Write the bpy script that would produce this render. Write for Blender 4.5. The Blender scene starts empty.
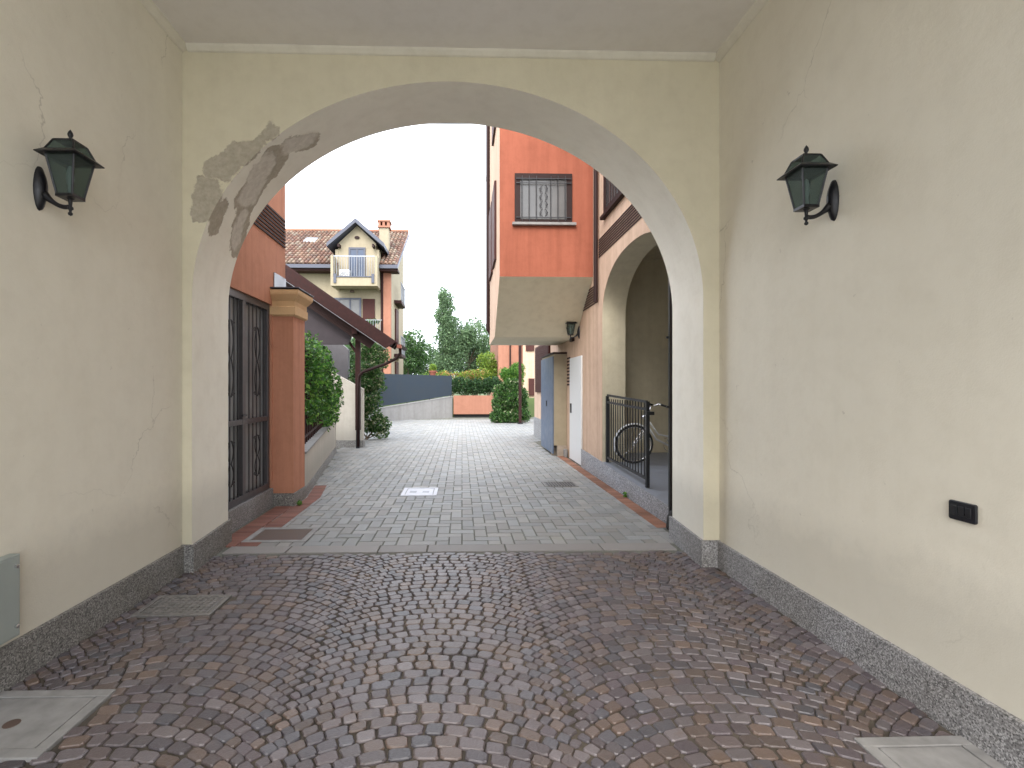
import bpy, math, random
import numpy as np
from mathutils import Vector, Matrix
random.seed(7); rng = np.random.default_rng(7)
S = bpy.context.scene
COL = S.collection
PI = math.pi
R = math.radians

# ------------------------------------------------------------------ helpers
class MB:
    def __init__(s): s.v = []; s.f = []; s.c = []          # c: per-face colour value
    def add(s, vs, fs, c=None):
        b = len(s.v); s.v += [tuple(p) for p in vs]
        for f in fs:
            s.f.append(tuple(b+i for i in f)); s.c.append(c if c is not None else (.5, .5, .5))
        return s
    def box(s, x0, x1, y0, y1, z0, z1, c=None):
        if x0 > x1: x0, x1 = x1, x0
        if y0 > y1: y0, y1 = y1, y0
        v = [(x, y, z) for x in (x0, x1) for y in (y0, y1) for z in (z0, z1)]
        return s.add(v, [(0,1,3,2), (4,6,7,5), (0,4,5,1), (2,3,7,6), (0,2,6,4), (1,5,7,3)], c)
    def quad(s, a, b, c_, d, c=None): return s.add([a, b, c_, d], [(0,1,2,3)], c)
    def prism(s, pts, axis, d0, d1, c=None):
        """polygon pts (p,q) extruded along axis 'x','y','z'"""
        n = len(pts)
        def m(p, d): return {'x': (d, p[0], p[1]), 'y': (p[0], d, p[1]), 'z': (p[0], p[1], d)}[axis]
        v = [m(p, d0) for p in pts] + [m(p, d1) for p in pts]
        f = [tuple(range(n))[::-1], tuple(range(n, 2*n))] + [(i, (i+1) % n, n+(i+1) % n, n+i) for i in range(n)]
        return s.add(v, f, c)
    def tube(s, pts, r, n=8, closed=False, c=None):
        pts = [Vector(p) for p in pts]; m = len(pts)
        rs = r if isinstance(r, (list, tuple)) else [r]*m
        v = []; prev = None
        for i, p in enumerate(pts):
            if closed: t = pts[(i+1) % m]-pts[i-1]
            else: t = pts[min(i+1, m-1)]-pts[max(i-1, 0)]
            t.normalize()
            if prev is None:
                a = Vector((0,0,1)) if abs(t.z) < .9 else Vector((1,0,0))
                u = t.cross(a).normalized()
            else:
                u = (prev-t*prev.dot(t)).normalized()
            prev = u; w = t.cross(u)
            for k in range(n):
                a = 2*PI*k/n
                v.append(p+(u*math.cos(a)+w*math.sin(a))*rs[i])
        f = []
        for i in range(m if closed else m-1):
            j = (i+1) % m
            for k in range(n):
                f.append((i*n+k, i*n+(k+1) % n, j*n+(k+1) % n, j*n+k))
        if not closed: f += [tuple(range(n))[::-1], tuple(range((m-1)*n, m*n))]
        return s.add(v, f, c)
    def lathe(s, prof, cx, cy, cz, n=16, rot=0, c=None):
        v = []; m = len(prof)
        for r, z in prof:
            for k in range(n):
                a = 2*PI*k/n+rot; v.append((cx+r*math.cos(a), cy+r*math.sin(a), cz+z))
        f = [(i*n+k, i*n+(k+1) % n, (i+1)*n+(k+1) % n, (i+1)*n+k) for i in range(m-1) for k in range(n)]
        f += [tuple(range(n))[::-1], tuple(range((m-1)*n, m*n))]
        return s.add(v, f, c)
    def merge(s, o):
        b = len(s.v); s.v += o.v; s.f += [tuple(b+i for i in f) for f in o.f]; s.c += o.c; return s
    def build(s, name, mat, parent=None, local=False, smooth=False, bevel=0, col=False):
        off = Vector((0,0,0)) if local or parent is None else WL.get(parent.name, Vector((0,0,0)))
        me = bpy.data.meshes.new(name)
        me.from_pydata([(v[0]-off[0], v[1]-off[1], v[2]-off[2]) for v in s.v], [], s.f)
        me.materials.append(mat)
        if smooth: me.polygons.foreach_set('use_smooth', [True]*len(me.polygons))
        if col:
            at_ = me.color_attributes.new('tint', 'FLOAT_COLOR', 'CORNER')
            arr = np.empty((len(me.loops), 4), dtype=np.float32); arr[:, 3] = 1
            tot = np.array([len(f) for f in s.f]); arr[:, :3] = np.repeat(np.array(s.c, dtype=np.float32), tot, axis=0)
            at_.data.foreach_set('color', arr.ravel())
        me.update()
        o = bpy.data.objects.new(name, me); COL.objects.link(o)
        if parent is not None: o.parent = parent
        WL[o.name] = off.copy()
        if bevel:
            md = o.modifiers.new('bevel', 'BEVEL'); md.width = bevel; md.segments = 2; md.limit_method = 'ANGLE'
        return o
WL = {}
def tag(o, label=None, cat=None, group=None, kind=None):
    if label: o['label'] = label
    if cat: o['category'] = cat
    if group: o['group'] = group
    if kind: o['kind'] = kind
    return o
def thing(name, label, cat, loc=(0,0,0), rz=0, group=None):
    o = bpy.data.objects.new(name, None); COL.objects.link(o); o.location = loc; o.rotation_euler = (0,0,rz)
    WL[o.name] = Vector(loc); o.empty_display_size = .1
    return tag(o, label, cat, group)
def copy_tree(o, parent=None):
    c = o.copy(); COL.objects.link(c); c.parent = parent
    WL[c.name] = WL.get(o.name, Vector((0,0,0))).copy()
    for ch in o.children: copy_tree(ch, c)
    return c

# ------------------------------------------------------------------ materials
def M(name):
    m = bpy.data.materials.new(name); m.use_nodes = True
    nt = m.node_tree; b = nt.nodes['Principled BSDF']
    return m, nt, b
def N(nt, t, **kw):
    n = nt.nodes.new(t)
    for k, v in kw.items():
        if hasattr(n, k): setattr(n, k, v)
        else: n.inputs[k].default_value = v
    return n
def ramp(nt, src, stops, interp='LINEAR'):
    r = nt.nodes.new('ShaderNodeValToRGB'); r.color_ramp.interpolation = interp
    el = r.color_ramp.elements
    while len(el) < len(stops): el.new(.5)
    for e, (p, c) in zip(el, stops):
        e.position = p; e.color = (*c, 1) if len(c) == 3 else c
    nt.links.new(src, r.inputs['Fac']); return r.outputs['Color']
def noise(nt, scale, detail=4, rough=.55, vec=None, dist=0):
    n = nt.nodes.new('ShaderNodeTexNoise'); n.inputs['Scale'].default_value = scale
    n.inputs['Detail'].default_value = detail; n.inputs['Roughness'].default_value = rough
    n.inputs['Distortion'].default_value = dist
    if vec is None: vec = pos(nt)
    nt.links.new(vec, n.inputs['Vector']); return n
def pos(nt):
    for n in nt.nodes:
        if n.bl_idname == 'ShaderNodeNewGeometry': return n.outputs['Position']
    return nt.nodes.new('ShaderNodeNewGeometry').outputs['Position']
def mixc(nt, fac, a, b, mode='MIX'):
    m = nt.nodes.new('ShaderNodeMix'); m.data_type = 'RGBA'; m.blend_type = mode
    for sock, val in ((m.inputs[0], fac), (m.inputs[6], a), (m.inputs[7], b)):
        if hasattr(val, 'links') or isinstance(val, bpy.types.NodeSocket): nt.links.new(val, sock)
        elif isinstance(val, (int, float)): sock.default_value = val
        else: sock.default_value = (*val, 1)
    return m.outputs[2]
def math_(nt, op, a, b=None, clamp=False):
    m = nt.nodes.new('ShaderNodeMath'); m.operation = op; m.use_clamp = clamp
    for i, val in enumerate((a, b)):
        if val is None: continue
        if isinstance(val, bpy.types.NodeSocket): nt.links.new(val, m.inputs[i])
        else: m.inputs[i].default_value = val
    return m.outputs[0]
def bump(nt, b, height, strength=.3, dist=.01, prev=None):
    n = nt.nodes.new('ShaderNodeBump'); n.inputs['Strength'].default_value = strength; n.inputs['Distance'].default_value = dist
    nt.links.new(height, n.inputs['Height'])
    if prev: nt.links.new(prev, n.inputs['Normal'])
    nt.links.new(n.outputs['Normal'], b.inputs['Normal']); return n.outputs['Normal']
def mul(c, k): return tuple(min(1, x*k) for x in c)

def plaster(name, col, var=.12, rough=.9, streak=.0, dirt=None, blotch=.75):
    m, nt, b = M(name)
    n1 = noise(nt, .9, 5, .6); n2 = noise(nt, 7, 5, .65); n3 = noise(nt, 140, 3, .7); n4 = noise(nt, 28, 4, .6)
    c1 = ramp(nt, n1.outputs['Fac'], [(.3, mul(col, 1-var)), (.5, col), (.72, mul(col, 1+var*.7))])
    c2 = ramp(nt, n2.outputs['Fac'], [(.3, (.88, .87, .85)), (.55, (1, 1, 1)), (.8, (1.0, 1.0, 1.0))])
    c = mixc(nt, blotch, c1, c2, 'MULTIPLY')
    if streak:
        mp = nt.nodes.new('ShaderNodeMapping'); mp.inputs['Scale'].default_value = (5, 5, .35)
        nt.links.new(pos(nt), mp.inputs['Vector'])
        n5 = noise(nt, 1.3, 4, .6, mp.outputs['Vector'])
        c = mixc(nt, streak, c, ramp(nt, n5.outputs['Fac'], [(.35, (.72, .7, .68)), (.6, (1, 1, 1))]), 'MULTIPLY')
    if dirt:
        sx = nt.nodes.new('ShaderNodeSeparateXYZ'); nt.links.new(pos(nt), sx.inputs[0])
        h = math_(nt, 'ADD', sx.outputs['Z'], math_(nt, 'MULTIPLY', n2.outputs['Fac'], -.35))
        fac = ramp(nt, h, [(dirt-.12 if dirt > .12 else 0, (.55,)*3), (dirt+.12, (0,)*3)])
        c = mixc(nt, fac, c, mul(col, .62))
    nt.links.new(c, b.inputs['Base Color'])
    b.inputs['Roughness'].default_value = rough; b.inputs['Specular IOR Level'].default_value = .25
    h = math_(nt, 'ADD', n3.outputs['Fac'], math_(nt, 'MULTIPLY', n4.outputs['Fac'], 1.5))
    bump(nt, b, h, .25, .004)
    return m
def aged(m):
    nt = m.node_tree; b = nt.nodes['Principled BSDF']; P = pos(nt)
    old = b.inputs['Base Color'].links[0].from_socket
    nz = noise(nt, 1.7, 5, .6)
    ad = nt.nodes.new('ShaderNodeVectorMath'); ad.operation = 'ADD'
    sc = nt.nodes.new('ShaderNodeVectorMath'); sc.operation = 'SCALE'; sc.inputs['Scale'].default_value = .55; nt.links.new(nz.outputs['Color'], sc.inputs[0])
    nt.links.new(P, ad.inputs[0]); nt.links.new(sc.outputs[0], ad.inputs[1])
    v = nt.nodes.new('ShaderNodeTexVoronoi'); v.feature = 'DISTANCE_TO_EDGE'; v.inputs['Scale'].default_value = .75; nt.links.new(ad.outputs[0], v.inputs['Vector'])
    crack = ramp(nt, v.outputs['Distance'], [(0, (1,)*3), (.0028, (0,)*3)])
    gate = ramp(nt, noise(nt, .8, 3).outputs['Fac'], [(.52, (0,)*3), (.6, (.45,)*3)])
    f = mixc(nt, 1.0, crack, gate, 'MULTIPLY')
    c = mixc(nt, f, old, (.30, .27, .21))
    sp = ramp(nt, noise(nt, 13, 3, .75).outputs['Fac'], [(.70, (0,)*3), (.76, (.35,)*3)])
    c = mixc(nt, sp, c, (.33, .30, .25))
    bl = ramp(nt, noise(nt, 1.1, 6, .7, None, .6).outputs['Fac'], [(.42, (0,)*3), (.66, (.12,)*3)])
    c = mixc(nt, bl, c, (.58, .52, .40))
    nt.links.new(c, b.inputs['Base Color']); return m
def simple(name, col, rough=.5, metal=0, var=.1, scale=8, spec=.5):
    m, nt, b = M(name)
    n = noise(nt, scale, 5, .6)
    c = ramp(nt, n.outputs['Fac'], [(.3, mul(col, 1-var)), (.7, mul(col, 1+var))])
    nt.links.new(c, b.inputs['Base Color']); b.inputs['Roughness'].default_value = rough
    b.inputs['Metallic'].default_value = metal; b.inputs['Specular IOR Level'].default_value = spec
    r = ramp(nt, n.outputs['Fac'], [(.3, (max(0, rough-.1),)*3), (.7, (min(1, rough+.1),)*3)])
    nt.links.new(r, b.inputs['Roughness'])
    bump(nt, b, noise(nt, scale*12, 3).outputs['Fac'], .12, .003)
    return m
def tinted(name, rough=.5, spec=.5, nscale=60, bstr=.3, bdist=.004, blot=None, trans=0):
    """base colour from the per-piece 'tint' attribute"""
    m, nt, b = M(name)
    a = nt.nodes.new('ShaderNodeAttribute'); a.attribute_name = 'tint'
    n = noise(nt, nscale, 4, .65)
    c = mixc(nt, .8, a.outputs['Color'], ramp(nt, n.outputs['Fac'], [(.3, (.72,)*3), (.7, (1, 1, 1))]), 'MULTIPLY')
    if blot:
        n2 = noise(nt, blot[0], 5, .7)
        c = mixc(nt, ramp(nt, n2.outputs['Fac'], [(blot[1], (0,)*3), (blot[1]+.12, (blot[3],)*3)]), c, blot[2])
    nt.links.new(c, b.inputs['Base Color'])
    r = ramp(nt, n.outputs['Fac'], [(.3, (max(0, rough-.12),)*3), (.7, (min(1, rough+.12),)*3)])
    nt.links.new(r, b.inputs['Roughness']); b.inputs['Specular IOR Level'].default_value = spec
    if bstr: bump(nt, b, n.outputs['Fac'], bstr, bdist)
    if trans:
        out = nt.nodes['Material Output']; tr = nt.nodes.new('ShaderNodeBsdfTranslucent'); mx = nt.nodes.new('ShaderNodeMixShader')
        nt.links.new(c, tr.inputs['Color']); mx.inputs[0].default_value = trans
        nt.links.new(b.outputs[0], mx.inputs[1]); nt.links.new(tr.outputs[0], mx.inputs[2]); nt.links.new(mx.outputs[0], out.inputs['Surface'])
    return m

CREAM = (.60, .535, .365)
# geometry of the gateway
XL, XR = -2.135, 2.025        # passage side walls
Y0, Y1 = 3.88, 4.60          # arch wall front / back
JL, JR = -2.062, 1.897       # arch jambs at the front; the opening splays by SPL towards the courtyard
SPL = .06
ZS, ZA, ZC = 2.10, 3.775, 4.01
AC, AA, AB = (JL+JR)/2, (JR-JL)/2, 0
AB = ZA-ZS
def arc_z(x): return ZS+AB*math.sqrt(max(0, 1-((x-AC)/AA)**2))
def arc_pt(deg, y):
    a = R(deg); k = SPL*max(0, (y-Y0)/(Y1-Y0)); return (AC+(AA+k)*math.cos(a), y, ZS+(AB+k)*math.sin(a))

def peeling_plaster(name, col):
    m = plaster(name, col, .05, .9, .08, .42, .45)
    nt = m.node_tree; b = nt.nodes['Principled BSDF']
    P = pos(nt)
    nz = noise(nt, 4.5, 5, .65)
    sub = nt.nodes.new('ShaderNodeVectorMath'); sub.operation = 'SUBTRACT'; nt.links.new(nz.outputs['Color'], sub.inputs[0]); sub.inputs[1].default_value = (.5, .5, .5)
    sc = nt.nodes.new('ShaderNodeVectorMath'); sc.operation = 'SCALE'; nt.links.new(sub.outputs[0], sc.inputs[0]); sc.inputs['Scale'].default_value = .24
    ad = nt.nodes.new('ShaderNodeVectorMath'); ad.operation = 'ADD'; nt.links.new(P, ad.inputs[0]); nt.links.new(sc.outputs[0], ad.inputs[1])
    Q = ad.outputs[0]
    def cap(a, bb, r):
        a = Vector(a); bb = Vector(bb); ba = bb-a
        v1 = nt.nodes.new('ShaderNodeVectorMath'); v1.operation = 'SUBTRACT'; nt.links.new(Q, v1.inputs[0]); v1.inputs[1].default_value = a
        d = nt.nodes.new('ShaderNodeVectorMath'); d.operation = 'DOT_PRODUCT'; nt.links.new(v1.outputs[0], d.inputs[0]); d.inputs[1].default_value = ba
        h = math_(nt, 'DIVIDE', d.outputs['Value'], ba.length_squared, True)
        s = nt.nodes.new('ShaderNodeVectorMath'); s.operation = 'SCALE'; s.inputs[0].default_value = ba; nt.links.new(h, s.inputs['Scale'])
        v2 = nt.nodes.new('ShaderNodeVectorMath'); v2.operation = 'SUBTRACT'; nt.links.new(v1.outputs[0], v2.inputs[0]); nt.links.new(s.outputs[0], v2.inputs[1])
        l = nt.nodes.new('ShaderNodeVectorMath'); l.operation = 'LENGTH'; nt.links.new(v2.outputs[0], l.inputs[0])
        return math_(nt, 'SUBTRACT', l.outputs['Value'], r)
    def union(caps):
        d = caps[0]
        for c in caps[1:]: d = math_(nt, 'MINIMUM', d, c)
        return d
    F = Y0
    outer = union([cap((-1.99, F, 2.78), (-1.97, F, 2.88), .12),
                   cap((-1.86, F, 3.06), (-1.66, F, 3.20), .085), cap((-1.60, F, 3.24), (-1.46, F, 3.38), .05),
                   cap(arc_pt(137, 4.15), arc_pt(148, 4.25), .17), cap(arc_pt(130, 4.1), arc_pt(127, 4.25), .10),
                   cap(arc_pt(150, 4.3), arc_pt(160, 4.5), .13), cap(arc_pt(155, 4.0), arc_pt(161, 3.98), .06)])
    mask = ramp(nt, outer, [(0, (1,)*3), (.012, (0,)*3)])
    inner = union([cap(arc_pt(140, 4.1), arc_pt(147, 4.25), .12), cap(arc_pt(130, 4.12), arc_pt(128, 4.18), .10), cap(arc_pt(154, 4.36), arc_pt(160, 4.46), .07)])
    m2 = ramp(nt, inner, [(0, (1,)*3), (.03, (0,)*3)])
    ng = noise(nt, 22, 5, .7)
    und = ramp(nt, ng.outputs['Fac'], [(.3, (.38, .34, .27)), (.7, (.52, .47, .38))])
    und = mixc(nt, m2, und, ramp(nt, ng.outputs['Fac'], [(.3, (.56, .52, .45)), (.7, (.74, .70, .62))]))
    old = b.inputs['Base Color'].links[0].from_socket
    nt.links.new(mixc(nt, mask, old, und), b.inputs['Base Color'])
    pn = b.inputs['Normal'].links[0].from_socket
    inv = math_(nt, 'SUBTRACT', 1, math_(nt, 'ADD', mask, math_(nt, 'MULTIPLY', m2, .6)))
    n1 = bump(nt, b, inv, .9, .012, pn)
    bump(nt, b, math_(nt, 'MULTIPLY', mask, ng.outputs['Fac']), .6, .01, n1)
    return m

def granite(name, base=.26, tint=(1, 1, 1.04), sc=110):
    m, nt, b = M(name)
    v = nt.nodes.new('ShaderNodeTexVoronoi'); v.inputs['Scale'].default_value = sc; nt.links.new(pos(nt), v.inputs['Vector'])
    n = noise(nt, sc*.55, 4, .7); n2 = noise(nt, 2.2, 4)
    s = nt.nodes.new('ShaderNodeSeparateColor'); nt.links.new(v.outputs['Color'], s.inputs[0])
    f = math_(nt, 'ADD', math_(nt, 'MULTIPLY', s.outputs[0], .55), math_(nt, 'MULTIPLY', n.outputs['Fac'], .5))
    c = ramp(nt, f, [(.22, mul(tint, base*.22)), (.42, mul(tint, base*.75)), (.62, mul(tint, base*1.15)), (.82, mul(tint, base*2.0))])
    c = mixc(nt, .8, c, ramp(nt, n2.outputs['Fac'], [(.3, (.75, .72, .66)), (.7, (1, 1, 1))]), 'MULTIPLY')
    nt.links.new(c, b.inputs['Base Color']); b.inputs['Roughness'].default_value = .5
    bump(nt, b, n.outputs['Fac'], .12, .002)
    return m
def glassy(name, col, rough=.08):
    m, nt, b = M(name)
    n = noise(nt, 1.6, 3); c = ramp(nt, n.outputs['Fac'], [(.35, mul(col, .8)), (.65, mul(col, 1.2))])
    nt.links.new(c, b.inputs['Base Color']); b.inputs['Roughness'].default_value = rough; b.inputs['Specular IOR Level'].default_value = .6
    return m

m_pass = aged(plaster('passage_plaster', (.78, .74, .635), .03, .9, .07, .42, .35))
m_arch = peeling_plaster('arch_plaster', (.70, .65, .50))
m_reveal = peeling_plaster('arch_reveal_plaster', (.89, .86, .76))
m_ceil = plaster('ceiling_plaster', (.76, .735, .70), .04, blotch=.4)
m_trim = plaster('trim_plaster', (.74, .71, .62), .05)
m_granite = granite('granite', .26, (1, 1, 1.04), 170); m_granite_d = granite('dark_granite', .20, (1, .98, .95), 150)
m_terra = plaster('terracotta_plaster', (.50, .23, .145), .09, .9, .55)
m_terraf = plaster('faded_terracotta_plaster', (.33, .155, .105), .08, .9, .3)
m_terra2 = plaster('red_terracotta_plaster', (.32, .105, .064), .10, .9, .6)
m_pinkp = plaster('pale_pink_plaster', (.54, .385, .285), .08, .9, .55)
m_creamo = plaster('outer_cream_plaster', (.60, .545, .41), .08, .9, .3)
m_house = plaster('house_plaster', (.33, .285, .205), .06, .9, .2)
m_soffit = plaster('bay_soffit_plaster', (.72, .66, .50), .05)
m_white = plaster('white_wall_plaster', (.50, .47, .41), .07, .9, .35, .2)
m_grey = plaster('grey_wall_plaster', (.24, .235, .23), .07, .9, .4)
m_iron = simple('black_iron', (.022, .023, .027), .45, .3, .2, 30)
m_lantern = simple('lantern_iron', (.008, .008, .011), .38, .2, .2, 60)
m_brown = simple('brown_wood', (.034, .013, .012), .65, 0, .3, 14, .2)
m_frame = simple('window_frame_brown', (.024, .011, .010), .6, 0, .2, 20, .2)
m_louvre = simple('louvre_brown', (.04, .022, .02), .7, 0, .15, 20, .15)
m_doorfr = simple('door_frame_dark', (.075, .07, .075), .4, .2, .15, 20)
m_bluegrey = simple('blue_grey_metal', (.10, .135, .20), .45, .2, .12, 6)
m_slate = simple('slate_fascia', (.055, .062, .09), .5, 0, .12, 10)
m_steel = simple('zinc_sheet', (.26, .275, .30), .42, .6, .12, 8)
m_chrome = simple('chrome', (.75, .75, .76), .2, 1, .05, 20)
m_pane = glassy('window_glass', (.10, .10, .10), .2); m_pane_d = glassy('dark_window_glass', (.06, .08, .11)); m_pane_b = glassy('blue_window_glass', (.02, .04, .085), .3)
m_curtain = glassy('curtained_glass', (.26, .27, .28), .25)
m_whitep = simple('white_paint', (.62, .63, .64), .45, 0, .04)
m_conc = simple('concrete_cover', (.235, .23, .225), .8, 0, .22, 9)
m_concw = simple('white_marble_cover', (.55, .56, .61), .6, 0, .08, 12)
m_rust = simple('rusty_cover', (.10, .066, .052), .75, .1, .2, 18)
m_ironpl = simple('worn_iron_cover', (.20, .19, .18), .5, .4, .3, 25)
m_greyplas = simple('grey_box_paint', (.30, .33, .31), .5, 0, .06, 5)
m_black = simple('black_plastic', (.012, .013, .017), .3, 0, .1)
m_rubber = simple('rubber', (.02, .02, .02), .8)
m_sand = simple('joint_sand', (.075, .062, .048), .95, 0, .75, 2.2)
m_jointg = simple('paver_joint', (.12, .122, .10), .95, 0, .35, 5)
m_cobble = tinted('porphyry_cobble', .43, .7, 90, .7, .005, (2.6, .57, (.12, .075, .045), .75))
m_paver = tinted('concrete_paver', .62, .4, 90, .3, .002, (1.2, .58, (.22, .22, .15), .4))
m_brickp = tinted('brick_edging', .75, .3, 60, .3, .003, (6, .6, (.2, .17, .13), .5))
m_leaf = tinted('leaf', .5, .35, 3, 0, 0, None, .4)
m_tile = tinted('roof_tile', .8, .25, 6, .2, .01)
m_bark = simple('bark', (.12, .09, .065), .9, 0, .3, 10)
m_blue = simple('blue_mesh_screen', (.012, .022, .035), .7, 0, .2, 2)
m_grass = simple('grass_ground', (.07, .10, .035), .95, 0, .35, .6)
m_stone = simple('stone', (.32, .27, .22), .85, 0, .2, 9)
m_platform = simple('grey_stone_floor', (.22, .235, .27), .45, 0, .12, 7)
m_tyre = m_rubber
m_copper = simple('copper', (.22, .07, .045), .6, .2, .2, 15)
m_shut = simple('brown_shutter', (.055, .019, .016), .65, 0, .15, 12, .2)

def lglass():
    m, nt, b = M('lantern_glass')
    n = noise(nt, 40, 3)
    b.inputs['Base Color'].default_value = (.5, .62, .58, 1); b.inputs['Roughness'].default_value = .12
    tr = nt.nodes.new('ShaderNodeBsdfTransparent'); tr.inputs[0].default_value = (.30, .36, .34, 1)
    mx = nt.nodes.new('ShaderNodeMixShader'); mx.inputs[0].default_value = .08
    nt.links.new(tr.outputs[0], mx.inputs[1]); nt.links.new(b.outputs[0], mx.inputs[2])
    nt.links.new(mx.outputs[0], nt.nodes['Material Output'].inputs['Surface'])
    bump(nt, b, n.outputs['Fac'], .2, .002); return m
m_lglass = lglass()

# ------------------------------------------------------------------ world, sun, camera
w = bpy.data.worlds.new("World"); S.world = w; w.use_nodes = True
nt = w.node_tree; bg = nt.nodes['Background']
sky = nt.nodes.new('ShaderNodeTexSky'); sky.sky_type = 'NISHITA'; sky.sun_disc = False
SUN_EL, SUN_AZ = R(42), R(195)       # azimuth from +Y towards +X
sky.sun_elevation = SUN_EL; sky.sun_rotation = SUN_AZ; sky.air_density = 1.4; sky.dust_density = 4
tc = nt.nodes.new('ShaderNodeTexCoord')
mp = nt.nodes.new('ShaderNodeMapping'); mp.inputs['Scale'].default_value = (1, 1, 2.2); nt.links.new(tc.outputs['Generated'], mp.inputs['Vector'])
cn = noise(nt, 2.2, 6, .55, mp.outputs['Vector'])
cloud = ramp(nt, cn.outputs['Fac'], [(.3, (.80, .86, .95)), (.7, (.94, .97, 1.03))])
cl = nt.nodes.new('ShaderNodeVectorMath'); cl.operation = 'SCALE'; nt.links.new(cloud, cl.inputs[0]); cl.inputs['Scale'].default_value = 8.6
nt.links.new(mixc(nt, .88, sky.outputs[0], cl.outputs[0]), bg.inputs['Color'])
bg.inputs['Strength'].default_value = .10
sd = bpy.data.lights.new('sun', 'SUN'); sd.energy = .8; sd.angle = R(35); sd.color = (1, .95, .88)
so = bpy.data.objects.new('sun', sd); COL.objects.link(so)
dirv = Vector((math.sin(SUN_AZ)*math.cos(SUN_EL), math.cos(SUN_AZ)*math.cos(SUN_EL), math.sin(SUN_EL)))
so.rotation_euler = dirv.to_track_quat('Z', 'Y').to_euler(); so.location = (0, 0, 12)
cam = bpy.data.cameras.new('camera'); co = bpy.data.objects.new('camera', cam); COL.objects.link(co); S.camera = co
cam.sensor_width = 36; cam.lens = 500/1024*36; cam.shift_x = 36/1024; cam.shift_y = 4/1024; cam.clip_end = 2000; cam.clip_start = .05
co.location = (0, 0, 1.4); co.rotation_euler = (R(90), 0, -.028)
S.view_settings.view_transform = 'Standard'; S.view_settings.look = 'None'; S.view_settings.gamma = 1
S.view_settings.exposure = 2.42
S.render.engine = 'CYCLES'; S.cycles.max_bounces = 10; S.cycles.diffuse_bounces = 7

# ------------------------------------------------------------------ ground
def struct(o): return tag(o, None, None, None, 'structure')
g = MB().quad((-400, -60, -.03), (400, -60, -.03), (400, 900, -.03), (-400, 900, -.03)); struct(g.build('ground', m_grass))
struct(MB().box(-12, 12, -14, -2.05, -.2, -.008).build('bounce_slab', simple('bounce_slab_concrete', (.40, .39, .38), .85, 0, .12, 2)))  # unseen slab behind the camera, added to bounce neutral light into the passage
struct(MB().quad((XL-.05, -2.04, -.010), (XR+.05, -2.04, -.010), (XR+.05, 4.26, -.010), (XL-.05, 4.26, -.010)).build('cobble_bed', m_sand))
struct(MB().prism([(-6, 4.2), (6, 4.2), (6, 26), (-9, 26), (-9, 12.2), (-6, 12.2)], 'z', -.028, -.008).build('paving_bed', m_jointg))

COVERS = [(-2.12, -1.60, 1.93, 2.36), (1.56, 2.0, 1.5, 1.95), (-2.03, -1.55, 3.12, 3.42),
          (-2.0, -1.42, 4.58, 5.05), (-.80, -.33, 6.50, 7.01), (1.18, 1.66, 7.03, 7.41)]
def in_cover(x, y, m=.0): return any(a-m < x < b+m and c-m < y < d+m for a, b, c, d in COVERS)

# cobblestones in segmental arcs
def cobbles():
    mb = MB(); W = 1.25; xc0 = -.15; row = .068; Rr = W*.70
    y_lo, y_hi = -.7, 4.27
    pal = [(.105, .088, .095), (.115, .095, .10), (.09, .085, .098), (.13, .112, .12), (.11, .082, .073), (.12, .088, .076), (.14, .12, .125), (.095, .075, .08), (.135, .095, .078), (.08, .07, .08), (.10, .08, .09), (.115, .09, .09)]
    AH = R(43)
    def P(col, t, k, up=0):
        a = t*AH; d = row*math.cos(a)*up
        x = Rr*math.sin(a)+d*math.sin(a); x = max(-W/2, min(W/2, x))
        y = k*row+Rr*math.cos(a)+col*.031+d*math.cos(a)
        if abs(x) >= W/2-.012: x += .012*(1 if x > 0 else -1)
        return xc0+col*W+x+.008*math.sin(y*21), y
    for col in range(-2, 3):
        for k in range(int((y_lo-1)/row)-4, int(y_hi/row)+2):
            n = 18+random.choice([-1, 0, 0, 1]); ts = [math.sin(1.05*(-1+2*i/n))/math.sin(1.05) for i in range(n+1)]
            ts = [ts[0]]+[t+random.uniform(-.02, .02) for t in ts[1:-1]]+[ts[-1]]
            sh = random.uniform(-.003, .003)
            for i in range(n):
                a, b_, c, d = P(col, ts[i], k), P(col, ts[i+1], k), P(col, ts[i+1], k, 1), P(col, ts[i], k, 1)
                cx = (a[0]+b_[0]+c[0]+d[0])/4; cy = (a[1]+b_[1]+c[1]+d[1])/4+sh
                if not (XL+.03 < cx < XR-.03 and y_lo < cy < y_hi-.03): continue
                if in_cover(cx, cy, .0): continue
                if cy > 3.88 and not (JL < cx < JR): continue
                q = [Vector((p[0]+random.uniform(-.005, .005), p[1]+sh+random.uniform(-.005, .005))) for p in (a, b_, c, d)]
                cen = Vector((cx, cy)); ring = []
                ch = random.uniform(.10, .2)
                for j in range(4):
                    p0, p1 = q[j], q[(j+1) % 4]
                    ring.append(p0.lerp(p1, ch)); ring.append(p0.lerp(p1, 1-ch))
                gap = random.uniform(.87, .94)
                zt = random.uniform(-.0025, .0015); tx, ty = random.uniform(-.025, .025), random.uniform(-.025, .025)
                vs = []
                for s_, dz in ((gap+.02, -.02), (gap-.005, -.005), (gap-.10, 0)):
                    for p in ring:
                        r = cen+(p-cen)*s_
                        vs.append((r.x, r.y, zt+dz+(r.x-cx)*tx+(r.y-cy)*ty+random.uniform(-.0006, .0006)))
                fs = [(8*l+j, 8*l+(j+1) % 8, 8*l+8+(j+1) % 8, 8*l+8+j) for l in range(2) for j in range(8)]+[tuple(range(16, 24))]
                mb.add(vs, fs, mul(random.choice(pal), 1.05*random.uniform(.74, 1.2)))
    return struct(mb.build('cobblestones', m_cobble, col=True))
cobbles()
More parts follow.
